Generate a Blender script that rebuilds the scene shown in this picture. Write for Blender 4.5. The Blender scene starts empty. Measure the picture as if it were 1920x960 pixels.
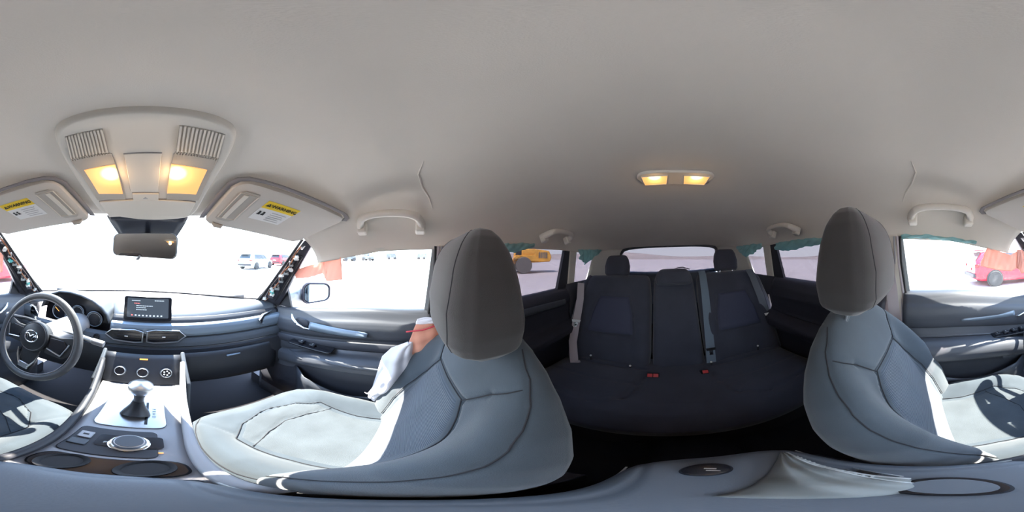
import bpy, bmesh, math, random
from mathutils import Vector, Matrix
random.seed(4)
sin, cos, pi = math.sin, math.cos, math.pi
SC = bpy.context.scene
COL = SC.collection

# ------------------------------------------------------------------ camera, world, sun, exposure
RHO = math.radians(2.0)            # the car leans 2 degrees to the passenger side
CAM = Vector((0.03, 0.0, 1.0))
U0 = 290
cd = bpy.data.cameras.new('camera')
cam = bpy.data.objects.new('camera', cd); COL.objects.link(cam)
cd.type = 'PANO'
try: cd.panorama_type = 'EQUIRECTANGULAR'
except Exception: pass
try: cd.cycles.panorama_type = 'EQUIRECTANGULAR'
except Exception: pass
cd.clip_start = 0.005; cd.clip_end = 2000
LEAN = Matrix.Rotation(-RHO, 4, 'Y')
cam.matrix_world = Matrix.Translation(CAM) @ LEAN @ Matrix.Rotation(-math.radians((960-U0)*.1875), 4, 'Z') @ Matrix.Rotation(pi/2, 4, 'X')
SC.camera = cam

wd = bpy.data.worlds.new('sky'); SC.world = wd; wd.use_nodes = True
nt = wd.node_tree; nt.nodes.clear()
wo = nt.nodes.new('ShaderNodeOutputWorld'); bg = nt.nodes.new('ShaderNodeBackground')
tc = nt.nodes.new('ShaderNodeTexCoord'); sp = nt.nodes.new('ShaderNodeSeparateXYZ'); cr = nt.nodes.new('ShaderNodeValToRGB')
nt.links.new(tc.outputs['Generated'], sp.inputs[0]); nt.links.new(sp.outputs['Z'], cr.inputs[0])
cr.color_ramp.elements[0].position = 0.0; cr.color_ramp.elements[0].color = (.93, .97, 1, 1)
cr.color_ramp.elements[1].position = 0.8; cr.color_ramp.elements[1].color = (.42, .62, 1, 1)
nt.links.new(cr.outputs[0], bg.inputs[0]); nt.links.new(bg.outputs[0], wo.inputs[0])
bg.inputs[1].default_value = 5.2

sl = bpy.data.lights.new('sun', 'SUN'); sl.energy = 26; sl.angle = math.radians(.6); sl.color = (1, .91, .79)
sun = bpy.data.objects.new('sun', sl); COL.objects.link(sun)
SUNDIR = Vector((.0, cos(math.radians(56)), sin(math.radians(56))))   # towards the sun, straight ahead and high
sun.rotation_euler = SUNDIR.to_track_quat('Z', 'Y').to_euler()
sun.location = (0, 3, 6)

SC.view_settings.view_transform = 'Standard'; SC.view_settings.look = 'None'
SC.view_settings.gamma = 1; SC.view_settings.use_curve_mapping = False
SC.view_settings.exposure = 0.6
SC.cycles.use_denoising = True
try: SC.cycles.denoiser = 'OPENIMAGEDENOISE'
except Exception: pass
SC.cycles.max_bounces = 8; SC.cycles.diffuse_bounces = 5; SC.cycles.glossy_bounces = 4
SC.cycles.transparent_max_bounces = 16; SC.cycles.sample_clamp_indirect = 6
SC.cycles.caustics_reflective = False; SC.cycles.caustics_refractive = False

# ------------------------------------------------------------------ helpers
def ray(u, v):
    """unit direction, in the car's frame, of a viewing angle read off the photograph"""
    az = math.radians((u-U0)*.1875); el = math.radians((480-v)*.1875)
    d = Vector((cos(el)*sin(az), cos(el)*cos(az), sin(el)))
    return (LEAN.to_3x3() @ d)
def P(u, v, x=None, y=None, z=None):
    d = ray(u, v)
    t = (x-CAM.x)/d.x if x is not None else ((y-CAM.y)/d.y if y is not None else (z-CAM.z)/d.z)
    return CAM + d*t
def hit(u, v, f):
    """point where that direction meets the surface z = f(x, y)"""
    d = ray(u, v); t = .3
    for _ in range(40):
        p = CAM+d*t
        t += (f(p.x, p.y)-p.z)/max(.15, d.z)*.6
    return CAM+d*t
def lerp(a, b, t): return a+(b-a)*t
def interp(tab, x):
    tab = sorted(tab)
    if x <= tab[0][0]: return tab[0][1]
    for (a, fa), (b, fb) in zip(tab, tab[1:]):
        if x <= b:
            t = (x-a)/(b-a); return fa+(fb-fa)*t
    return tab[-1][1]
def smooth(a, b, x):
    t = max(0, min(1, (x-a)/(b-a))); return t*t*(3-2*t)

M = {}
def mat(name, col, rough=.6, metal=0, emis=None, es=1, bump=0, scale=200, spec=.5, var=0, vscale=6, kind=None, coat=0, sheen=0, trans=None):
    m = bpy.data.materials.new(name); m.use_nodes = True
    n = m.node_tree.nodes; l = m.node_tree.links; b = n['Principled BSDF']
    b.inputs['Base Color'].default_value = (*col, 1); b.inputs['Roughness'].default_value = rough
    b.inputs['Metallic'].default_value = metal; b.inputs['Specular IOR Level'].default_value = spec
    b.inputs['Coat Weight'].default_value = coat; b.inputs['Sheen Weight'].default_value = sheen
    if emis: b.inputs['Emission Color'].default_value = (*emis, 1); b.inputs['Emission Strength'].default_value = es
    t = n.new('ShaderNodeTexCoord')
    if var:
        z = n.new('ShaderNodeTexNoise'); z.inputs['Scale'].default_value = vscale; z.inputs['Detail'].default_value = 6
        l.new(t.outputs['Object'], z.inputs['Vector'])
        r = n.new('ShaderNodeValToRGB'); r.color_ramp.elements[0].position = .35; r.color_ramp.elements[1].position = .7
        r.color_ramp.elements[0].color = (*[c*(1-var) for c in col], 1); r.color_ramp.elements[1].color = (*[min(1, c*(1+var)) for c in col], 1)
        l.new(z.outputs['Fac'], r.inputs[0]); l.new(r.outputs[0], b.inputs['Base Color'])
    if bump:
        if kind == 'rib':
            z = n.new('ShaderNodeTexWave'); z.wave_type = 'BANDS'; z.bands_direction = 'Z'
            z.inputs['Scale'].default_value = scale; z.inputs['Distortion'].default_value = .3
        elif kind == 'weave':
            z = n.new('ShaderNodeTexVoronoi'); z.inputs['Scale'].default_value = scale
        else:
            z = n.new('ShaderNodeTexNoise'); z.inputs['Scale'].default_value = scale; z.inputs['Detail'].default_value = 3
        l.new(t.outputs['Object'], z.inputs['Vector'])
        bp = n.new('ShaderNodeBump'); bp.inputs['Strength'].default_value = bump; bp.inputs['Distance'].default_value = .001
        l.new(z.outputs[0], bp.inputs['Height']); l.new(bp.outputs[0], b.inputs['Normal'])
    M[name] = m; return m
def glass(name, tint, refl=1.0, rough=.0):
    m = bpy.data.materials.new(name); m.use_nodes = True
    n = m.node_tree.nodes; l = m.node_tree.links; n.clear()
    o = n.new('ShaderNodeOutputMaterial'); x = n.new('ShaderNodeMixShader'); tr = n.new('ShaderNodeBsdfTransparent'); g = n.new('ShaderNodeBsdfGlossy')
    lw = n.new('ShaderNodeLayerWeight'); lw.inputs[0].default_value = .5
    pw = n.new('ShaderNodeMath'); pw.operation = 'POWER'; pw.inputs[1].default_value = 5; l.new(lw.outputs['Facing'], pw.inputs[0])
    f = n.new('ShaderNodeMath'); f.operation = 'MULTIPLY_ADD'; f.inputs[1].default_value = .7; f.inputs[2].default_value = .035; l.new(pw.outputs[0], f.inputs[0])
    tr.inputs[0].default_value = (*tint, 1); g.inputs['Roughness'].default_value = rough; g.inputs[0].default_value = (refl, refl, refl, 1)
    l.new(f.outputs[0], x.inputs[0]); l.new(tr.outputs[0], x.inputs[1]); l.new(g.outputs[0], x.inputs[2]); l.new(x.outputs[0], o.inputs[0])
    M[name] = m; return m

mat('headliner', (.76, .71, .63), .95, bump=.25, scale=700, spec=.1, var=.03, vscale=3)
mat('cream_plastic', (.72, .68, .60), .55, bump=.08, scale=500, spec=.35)
mat('visor_cloth', (.62, .585, .53), .85, bump=.15, scale=500, spec=.15)
mat('gap_shade_grey', (.30, .28, .28), .9)  # painted shade behind the visors, also the dark panel gaps
mat('grille_plastic', (.46, .43, .38), .6)
mat('seat_cloth', (.059, .074, .092), .9, bump=.5, scale=900, spec=.2, var=.12, vscale=9, sheen=.35)
mat('seat_insert', (.066, .084, .112), .85, bump=.9, scale=70, spec=.2, var=.08, vscale=9, kind='rib', sheen=.3)
mat('rear_cloth', (.062, .066, .088), .92, bump=.4, scale=900, spec=.15, var=.1, sheen=.25)
mat('rear_insert', (.074, .080, .122), .9, bump=.5, scale=60, kind='rib', spec=.15)
mat('seat_insert_flat', (.075, .088, .102), .85, bump=.5, scale=500, spec=.2, var=.14, vscale=12, kind='weave', sheen=.3)
mat('seam_thread', (.02, .02, .025), .9)
mat('headrest_cloth', (.050, .048, .048), .92, bump=.5, scale=900, spec=.15, var=.06, sheen=.3)
mat('dash_soft', (.075, .085, .10), .42, bump=.12, scale=600)
mat('dash_dark', (.03, .032, .04), .5, bump=.1, scale=500)
mat('door_soft', (.07, .075, .09), .45, bump=.12, scale=600)
mat('door_dark', (.045, .048, .062), .55, bump=.1, scale=500)
mat('rear_door_dark', (.03, .03, .042), .6, bump=.1, scale=500)
mat('gloss_black', (.012, .012, .016), .25)
mat('satin_silver', (.22, .27, .33), .42, metal=.4)
mat('frame_grey', (.34, .37, .38), .4)
mat('chrome', (.85, .86, .88), .12, metal=1)
mat('brushed', (.6, .62, .65), .3, metal=.9)
mat('leather', (.085, .088, .095), .38, bump=.3, scale=500)
mat('leather_dark', (.025, .027, .032), .45, bump=.2, scale=400)
mat('console_grey', (.30, .30, .32), .4, bump=.1, scale=400)
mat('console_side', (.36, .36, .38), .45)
mat('armrest_vinyl', (.13, .15, .18), .5, bump=.2, scale=500)
mat('carpet', (.022, .022, .026), 1, bump=.8, scale=500)
mat('rubber', (.015, .015, .018), .7)
mat('screen', (.01, .012, .018), .15, emis=(.10, .13, .17), es=.55)
mat('screen_text', (.6, .65, .7), .5, emis=(.6, .7, .8), es=.5)
mat('screen_red', (.7, .2, .2), .5, emis=(.8, .15, .12), es=.6)
mat('amber', (.9, .45, .1), .5, emis=(1, .42, .08), es=1.2)
mat('red_plastic', (.62, .035, .04), .4)
mat('white_plastic', (.8, .82, .8), .4)
mat('teal_plastic', (.12, .5, .48), .4)
mat('label_yellow', (.85, .60, .03), .6)
mat('label_white', (.78, .78, .76), .6)
mat('print_black', (.02, .02, .02), .6)
mat('print_grey', (.45, .45, .45), .6)
mat('steel_dark', (.06, .06, .075), .45, metal=.4, var=.3, vscale=30)
mat('steel_panel', (.25, .27, .28), .4, metal=.6, var=.3, vscale=25)
mat('copper', (.5, .22, .12), .4, metal=.5)
mat('belt_grey', (.13, .15, .18), .75, bump=.5, scale=300, kind='rib')
mat('belt_light', (.50, .44, .46), .75, bump=.4, scale=300)
mat('belt_blue', (.16, .21, .27), .75, bump=.5, scale=300)
mat('teal_cloth', (.38, .62, .62), .85, bump=.6, scale=60, var=.15, vscale=20)
mat('bag_white', (.75, .72, .76), .8, bump=.5, scale=60)
mat('bag_salmon', (.80, .42, .30), .8, bump=.4, scale=60)
mat('bag_red', (.6, .06, .08), .8)
mat('salmon_cloth', (.90, .55, .46), .8, bump=.4, scale=60)
mat('piping', (.5, .52, .52), .7)
mat('pouch', (.23, .24, .235), .9, bump=.6, scale=90, var=.15, vscale=14)
mat('trunk_trim', (.20, .24, .30), .5, var=.2, vscale=9)
mat('mirror', (.9, .92, .92), .02, metal=1)
mat('door_mirror_glass', (.30, .40, .46), .02, metal=1)
mat('mirror_rim', (.022, .018, .03), .4)
mat('mirror_case', (.20, .22, .24), .3, metal=.3)
mat('frit', (.012, .016, .03), .35)
mat('gravel', (.50, .455, .45), 1, bump=.5, scale=8, var=.12, vscale=1.5)
mat('bank_soil', (.36, .31, .29), 1, var=.15, vscale=.3)
mat('car_red', (.50, .012, .03), .25, coat=.5)
mat('car_blue', (.35, .5, .6), .25, coat=.5)
mat('car_glass', (.03, .04, .05), .1)
mat('tyre', (.05, .05, .05), .85)
mat('loader_yellow', (.78, .40, .07), .5, var=.25, vscale=2)
mat('loader_tyre', (.16, .15, .14), .9, bump=.5, scale=10)
mat('machine_grey', (.13, .15, .17), .6, var=.3, vscale=2)
mat('tail_red', (.6, .02, .02), .2)
glass('clear_glass', (.93, .96, .96), 1.0)
glass('privacy_glass', (.27, .265, .285), .5)
def sheer(name, col, k=.5):
    m = M[name]; n = m.node_tree.nodes; l = m.node_tree.links; b = n['Principled BSDF']; o = n['Material Output']
    t = n.new('ShaderNodeBsdfTranslucent'); t.inputs[0].default_value = (*col, 1); x = n.new('ShaderNodeMixShader'); x.inputs[0].default_value = k
    l.new(b.outputs[0], x.inputs[1]); l.new(t.outputs[0], x.inputs[2]); l.new(x.outputs[0], o.inputs[0])
sheer('salmon_cloth', (.95, .62, .52), .35); sheer('teal_cloth', (.45, .75, .75), .4); sheer('bag_salmon', (.9, .5, .38), .4)
mg = bpy.data.materials.new('lamp_lens'); mg.use_nodes = True
def lens_mat(name, bulb, rad):
    m = bpy.data.materials.new(name); m.use_nodes = True
    n = m.node_tree.nodes; l = m.node_tree.links; b = n['Principled BSDF']
    t = n.new('ShaderNodeNewGeometry'); d = n.new('ShaderNodeVectorMath'); d.operation = 'DISTANCE'
    d.inputs[1].default_value = bulb; l.new(t.outputs['Position'], d.inputs[0])
    mr = n.new('ShaderNodeMapRange'); mr.inputs[1].default_value = 0; mr.inputs[2].default_value = rad
    l.new(d.outputs['Value'], mr.inputs[0])
    r = n.new('ShaderNodeValToRGB'); r.color_ramp.elements[0].color = (4, 3.2, 1.8, 1); r.color_ramp.elements[0].position = .12
    r.color_ramp.elements[1].color = (1.0, .42, .12, 1); r.color_ramp.elements[1].position = 1
    e = r.color_ramp.elements.new(.45); e.color = (1.2, .60, .20, 1)
    l.new(mr.outputs[0], r.inputs[0]); l.new(r.outputs[0], b.inputs['Emission Color']); b.inputs['Emission Strength'].default_value = .62
    b.inputs['Base Color'].default_value = (.6, .45, .2, 1); b.inputs['Roughness'].default_value = .3
    return m

ORG = {}
def link(name, me, m, parent=None, smooth=True, bevel=0, sub=0, solid=0, seg=2, keep_sharp=35, origin=None):
    o = bpy.data.objects.new(name, me); COL.objects.link(o)
    if origin is None:
        origin = ORG.get(parent.name, Vector((0, 0, 0))) if parent else Vector((0, 0, 0))
    if parent: o.parent = parent
    off = origin
    if off.length > 0: me.transform(Matrix.Translation(-off))
    if not parent: o.location = off
    ORG[o.name] = off
    if m is not None:
        me.materials.append(M[m] if isinstance(m, str) else m)
    if smooth:
        for p in me.polygons: p.use_smooth = True
        try: me.set_sharp_from_angle(angle=math.radians(keep_sharp))
        except Exception: pass
    if solid:
        s = o.modifiers.new('s', 'SOLIDIFY'); s.thickness = abs(solid); s.offset = 1 if solid < 0 else -1
        if solid == .0: s.offset = 0
    if bevel:
        s = o.modifiers.new('b', 'BEVEL'); s.width = bevel; s.segments = seg; s.limit_method = 'ANGLE'; s.angle_limit = math.radians(30)
    if sub:
        s = o.modifiers.new('u', 'SUBSURF'); s.levels = sub; s.render_levels = sub
    return o
class MB:
    def __init__(s, xf=None): s.v = []; s.f = []; s.x = xf
    def pts(s, ps):
        i = len(s.v)
        for p in ps:
            p = Vector(p); s.v.append(s.x @ p if s.x is not None else p)
        return i
    def box(s, lo, hi, rot=None):
        c = (Vector(lo)+Vector(hi))/2; h = (Vector(hi)-Vector(lo))/2; q = []
        for a in (-1, 1):
            for b in (-1, 1):
                for d in (-1, 1):
                    p = Vector((a*h.x, b*h.y, d*h.z))
                    if rot is not None: p = rot @ p
                    q.append(c+p)
        i = s.pts(q)
        for f in ((0, 1, 3, 2), (4, 6, 7, 5), (0, 4, 5, 1), (2, 3, 7, 6), (0, 2, 6, 4), (1, 5, 7, 3)): s.f.append([i+k for k in f])
        return s
    def prism(s, outline, off):
        """closed outline (3-D points) swept by the vector off"""
        n = len(outline); off = Vector(off)
        i = s.pts(outline); j = s.pts([Vector(p)+off for p in outline])
        s.f.append([i+k for k in range(n)][::-1]); s.f.append([j+k for k in range(n)])
        for k in range(n): s.f.append([i+k, i+(k+1) % n, j+(k+1) % n, j+k])
        return s
    def tube(s, path, r, n=8, closed=False, flat=1.0, up=None):
        path = [Vector(p) for p in path]; m = len(path)
        rings = []; prev = None
        for k, p in enumerate(path):
            if closed: t = path[(k+1) % m]-path[k-1]
            else: t = path[min(k+1, m-1)]-path[max(k-1, 0)]
            t = t.normalized() if t.length > 1e-9 else Vector((0, 0, 1))
            if prev is None:
                a = Vector(up) if up is not None else (Vector((0, 0, 1)) if abs(t.z) < .9 else Vector((1, 0, 0)))
            else: a = prev
            a = a-t*a.dot(t)
            a = a.normalized() if a.length > 1e-6 else t.orthogonal().normalized()
            prev = a; b = t.cross(a)
            rr = r[k] if isinstance(r, (list, tuple)) else r
            rings.append(s.pts([p+a*cos(2*pi*q/n)*rr+b*sin(2*pi*q/n)*rr*flat for q in range(n)]))
        for k in range(m if closed else m-1):
            A, B = rings[k], rings[(k+1) % m]
            for q in range(n): s.f.append([A+q, A+(q+1) % n, B+(q+1) % n, B+q])
        if not closed:
            s.f.append([rings[0]+q for q in range(n)][::-1]); s.f.append([rings[-1]+q for q in range(n)])
        return s
    def lathe(s, prof, c=(0, 0, 0), ax=(0, 0, 1), n=24, sy=1.0):
        """prof: (radius, height) pairs along ax from c"""
        ax = Vector(ax).normalized(); a = ax.orthogonal().normalized()
        if abs(ax.z) < .9:
            a = Vector((0, 0, 1)).cross(ax).normalized()
        b = ax.cross(a); c = Vector(c); R = []
        for r, h in prof:
            R.append(s.pts([c+ax*h+a*cos(2*pi*q/n)*r+b*sin(2*pi*q/n)*r*sy for q in range(n)]))
        for A, B in zip(R, R[1:]):
            for q in range(n): s.f.append([A+q, A+(q+1) % n, B+(q+1) % n, B+q])
        s.f.append([R[0]+q for q in range(n)][::-1]); s.f.append([R[-1]+q for q in range(n)])
        return s
    def grid(s, fn, nu, nv, closed_u=False):
        i = s.pts([fn(a/nu, b/nv) for b in range(nv+1) for a in range(nu+1)])
        w = nu+1
        for b in range(nv):
            for a in range(nu): s.f.append([i+b*w+a, i+b*w+a+1, i+(b+1)*w+a+1, i+(b+1)*w+a])
        return s
    def build(s, name, m, parent=None, **k):
        me = bpy.data.meshes.new(name); me.from_pydata([tuple(p) for p in s.v], [], s.f); me.validate()
        bm = bmesh.new(); bm.from_mesh(me); bmesh.ops.recalc_face_normals(bm, faces=bm.faces[:]); bm.to_mesh(me); bm.free()
        return link(name, me, m, parent, **k)
def tag(o, label=None, cat=None, group=None, kind=None):
    if label: o['label'] = label
    if cat: o['category'] = cat
    if group: o['group'] = group
    if kind: o['kind'] = kind
    return o
def thing(name, label, cat, loc, group=None, kind=None):
    o = bpy.data.objects.new(name, None); COL.objects.link(o); o.location = loc; o.empty_display_size = .05
    ORG[o.name] = Vector(loc); return tag(o, label, cat, group, kind)
def struct(o, label=None): return tag(o, label, None, None, 'structure')
def rrect(r, n=5, w=1, h=1):
    """rounded rectangle outline in the unit square, radius r (in units of w, h)"""
    out = []
    for cx, cy, a0 in ((w-r, h-r, 0), (r, h-r, 90), (r, r, 180), (w-r, r, 270)):
        for k in range(n+1):
            a = math.radians(a0+90*k/n); out.append((cx+r*cos(a), cy+r*sin(a)))
    return out
def quad_slab(corners, r, th, n=5):
    """rounded slab on four corner points, thickness th along the quad's normal"""
    A, B, C_, D = [Vector(c) for c in corners]
    W = ((B-A).length+(C_-D).length)/2; H = ((D-A).length+(C_-B).length)/2
    nrm = (B-A).cross(D-A).normalized()
    pts = [(x/W, y/H) for x, y in rrect(r, n, W, H)]
    f = lambda u, v: A*(1-u)*(1-v)+B*u*(1-v)+C_*u*v+D*(1-u)*v
    return MB().prism([f(u, v) for u, v in pts], nrm*th)
def pillow(name, O, et, en, T, w, F, B, m, parent=None, ex=(1, 0, 0), nf=64, nb=16, nt_=60, pe=6, capk=None, mid=None, xc=None, se=None):
    """stuffed body: rings across ex at each length t, front skin F(x, t), back skin B(x, t) along en"""
    O = Vector(O); et = Vector(et).normalized(); en = Vector(en).normalized(); ex = Vector(ex)
    mb = MB(); rings = []
    for j in range(nt_+1):
        t = T[0]+(T[1]-T[0])*(1-cos(pi*j/nt_))/2 if capk else T[0]+(T[1]-T[0])*j/nt_
        W = w(t); q = []; c0 = xc(t) if xc else 0
        if se:
            for i in range(nf):
                th = pi-2*pi*(i+.5)/nf; c_, s_ = cos(th), sin(th); rr = (abs(c_)**se+abs(s_)**se)**(-1/se); c_ *= rr; s_ *= rr; x = W*c_
                mm = mid(t) if mid else (F(0, t)+B(0, t))/2; k = capk(t) if capk else 1
                q.append(O+ex*(x+c0)+et*t+en*(mm+((F if s_ > 0 else B)(x, t)-mm)*abs(s_)*k))
            rings.append(mb.pts(q)); n = len(q); continue
        for i in range(nf+1):
            a = -1+2*i/nf; s = sin(a*pi/2)*.6+a*.4
            x = W*s; mm = mid(t) if mid else (F(0, t)+B(0, t))/2
            e = max(0, 1-abs(s)**pe)**.5; k = capk(t) if capk else 1
            q.append(O+ex*(x+c0)+et*t+en*(mm+(F(x, t)-mm)*e*k))
        for i in range(1, nb):
            a = 1-2*i/nb; s = sin(a*pi/2)*.8+a*.2; x = W*s; mm = mid(t) if mid else (F(0, t)+B(0, t))/2
            e = max(0, 1-abs(s)**4)**.5; k = capk(t) if capk else 1
            q.append(O+ex*(x+c0)+et*t+en*(mm+(B(x, t)-mm)*e*k))
        rings.append(mb.pts(q)); n = len(q)
    for A, Bq in zip(rings, rings[1:]):
        for q in range(n): mb.f.append([A+q, A+(q+1) % n, Bq+(q+1) % n, Bq+q])
    mb.f.append([rings[0]+q for q in range(n)][::-1]); mb.f.append([rings[-1]+q for q in range(n)])
    return mb.build(name, m, parent, keep_sharp=80)
def groove(d, w=.0045, a=.005): return -a*math.exp(-(d/w)**2)
def segd(px, py, ax, ay, bx, by):
    dx, dy = bx-ax, by-ay; t = max(0, min(1, ((px-ax)*dx+(py-ay)*dy)/(dx*dx+dy*dy+1e-12)))
    return math.hypot(px-ax-dx*t, py-ay-dy*t)
def text(body, size, loc, ux, uy, m, parent, ext=.0004, name='lettering', align='CENTER'):
    c = bpy.data.curves.new(name, 'FONT'); c.body = body; c.size = size; c.extrude = ext; c.align_x = align; c.align_y = 'CENTER'; c.resolution_u = 3
    tmp = bpy.data.objects.new('tmp', c); me = bpy.data.meshes.new_from_object(tmp); bpy.data.objects.remove(tmp); bpy.data.curves.remove(c)
    me.materials.clear(); me.materials.append(M[m]); o = bpy.data.objects.new(name, me); COL.objects.link(o)
    ux = Vector(ux).normalized(); uy = Vector(uy); uy = (uy-ux*uy.dot(ux)).normalized(); uz = ux.cross(uy)
    R = Matrix((ux, uy, uz)).transposed().to_4x4(); org = ORG.get(parent.name, Vector((0, 0, 0)))
    o.parent = parent; o.matrix_local = Matrix.Translation(Vector(loc)-org) @ R
    return o

# ------------------------------------------------------------------ the car's shell
ZC = [(.53, 1.135), (.4, 1.195), (.25, 1.25), (0, 1.285), (-.5, 1.275), (-1.0, 1.235), (-1.4, 1.175), (-1.72, 1.105)]
ZB = [(.46, .985), (.38, .99), (.12, 1.04), (0, 1.045), (-.5, 1.06), (-.85, 1.06), (-1.2, 1.04), (-1.72, 1.06)]
XH = [(.46, .585), (.38, .62), (.12, .66), (-.9, .665), (-1.3, .64), (-1.72, .57)]
def zc(y): return interp(ZC, y)
def zroof(x, y):
    xh = interp(XH, y); k = min(1, abs(x)/xh)
    return interp(ZB, y)+(zc(y)-interp(ZB, y))*max(0, 1-k**4)**.625
def roof(u, v):
    s = -1+2*u; xs = sin(s*pi/2); y0 = .53-.42*(.6*xs)**2
    y = lerp(-1.72, y0, v); xh = interp(XH, y); x = xh*xs
    z = interp(ZB, y)+(zc(y)-interp(ZB, y))*max(0, 1-abs(xs)**4)**.625
    return (x, y, z)
mb = MB().grid(roof, 72, 90)
ceil = struct(mb.build('ceiling', 'headliner', solid=-.02, keep_sharp=80), 'beige cloth headliner arching over the whole cabin')
# small folds in the loosened headliner above both front doors
for sx in (-1, 1):
    pts = [(sx*x, y, zroof(sx*x, y)-.001) for x, y in ((.40, -.03), (.45, -.02), (.50, -.035), (.54, -.06), (.575, -.075))]
    o = MB().tube(pts, [.001, .003, .004, .003, .001], 6).build('crease', 'headliner', ceil)

fl = MB().box((-.74, -1.95, -.03), (.74, 1.2, 0)).build('floor', 'carpet'); struct(fl, 'black carpeted cabin floor')
MB().grid(lambda u, v: (lerp(-.11, .11, u), lerp(-1.0, .9, v), .0+.12*sin(pi*u)**.6), 10, 12).build('tunnel', 'carpet', fl)
fw = MB().box((-.74, 1.14, 0), (.74, 1.2, .70)).build('wall_front', 'dash_dark'); struct(fw, 'dark bulkhead behind the dashboard')

# windshield
def ws(u, v):
    x = lerp(-1, 1, u); xb = .70*x; xt = .575*x
    b = Vector((xb, 1.14-.78*xb*xb, .745)); t = Vector((xt, .545-.40*xt*xt, 1.145-.25*xt*xt))
    p = b.lerp(t, v); p.z += .02*sin(pi*v); p.y += .015*sin(pi*v); return p
w1 = struct(MB().grid(ws, 28, 14).build('window_1', 'clear_glass', solid=.004), 'wide curved windshield above the dashboard')
def ws_patch(u0, u1, v0, v1, off=-.003):
    return lambda a, b: Vector(ws(lerp(lerp(u0, .5, 0), u1, a), lerp(v0, v1, b)))+Vector((0, off, off))
# dark shade band behind the mirror, tapering down
def frit(a, b):
    vv = lerp(1.0, .62, b); hw = lerp(.125, .055, b**1.3); return Vector(ws(.5+lerp(-hw, hw, a)*.95, vv))+Vector((0, -.004, -.004))
MB().grid(frit, 10, 8).build('shade_band', 'frit', w1, solid=.002)
# black base strip where glass meets the dash
MB().grid(lambda a, b: Vector(ws(a, lerp(0, .02, b)))+Vector((0, -.004, 0)), 28, 1).build('glass_seal', 'rubber', w1, solid=.003)

def zbelt(y): return .797-.075*smooth(.1, .75, y) if y > .1 else .797+.01*smooth(0, -.9, y)
# ---- doors
FRONT_PROF = [(.725, .0), (.70, -.002), (.69, -.012), (.677, -.042), (.664, -.058), (.658, -.085), (.660, -.130), (.668, -.140), (.670, -.147), (.668, -.155), (.664, -.17), (.656, -.195), (.645, -.208),
    (.605, -.214), (.582, -.225), (.574, -.245), (.578, -.27), (.60, -.288), (.65, -.30), (.668, -.32), (.668, -.50), (.66, -.52), (.66, -.72)]
def prof_at(u, tab):
    f = u*(len(tab)-1); i = min(int(f), len(tab)-2); t = f-i
    return lerp(tab[i][0], tab[i+1][0], t), lerp(tab[i][1], tab[i+1][1], t)
def door_panel(sx, y0, y1, fore, tab=FRONT_PROF, dz=0):
    """interior door skin; the armrest swells out rearward of fore"""
    def f(u, v):
        y = lerp(y0, y1, v); x, z = prof_at(u, tab)
        arm = smooth(fore+.12, fore-.16, y) if fore is not None else 1
        if x < .656: x = lerp(.664, x, .25+.75*arm)
        if .19 < -z < .31: z -= .0+.05*(1-arm)
        return (sx*x, y, zbelt(y)+z+(dz if z < -.05 else 0))
    return MB().grid(f, 66, 40)
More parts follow.
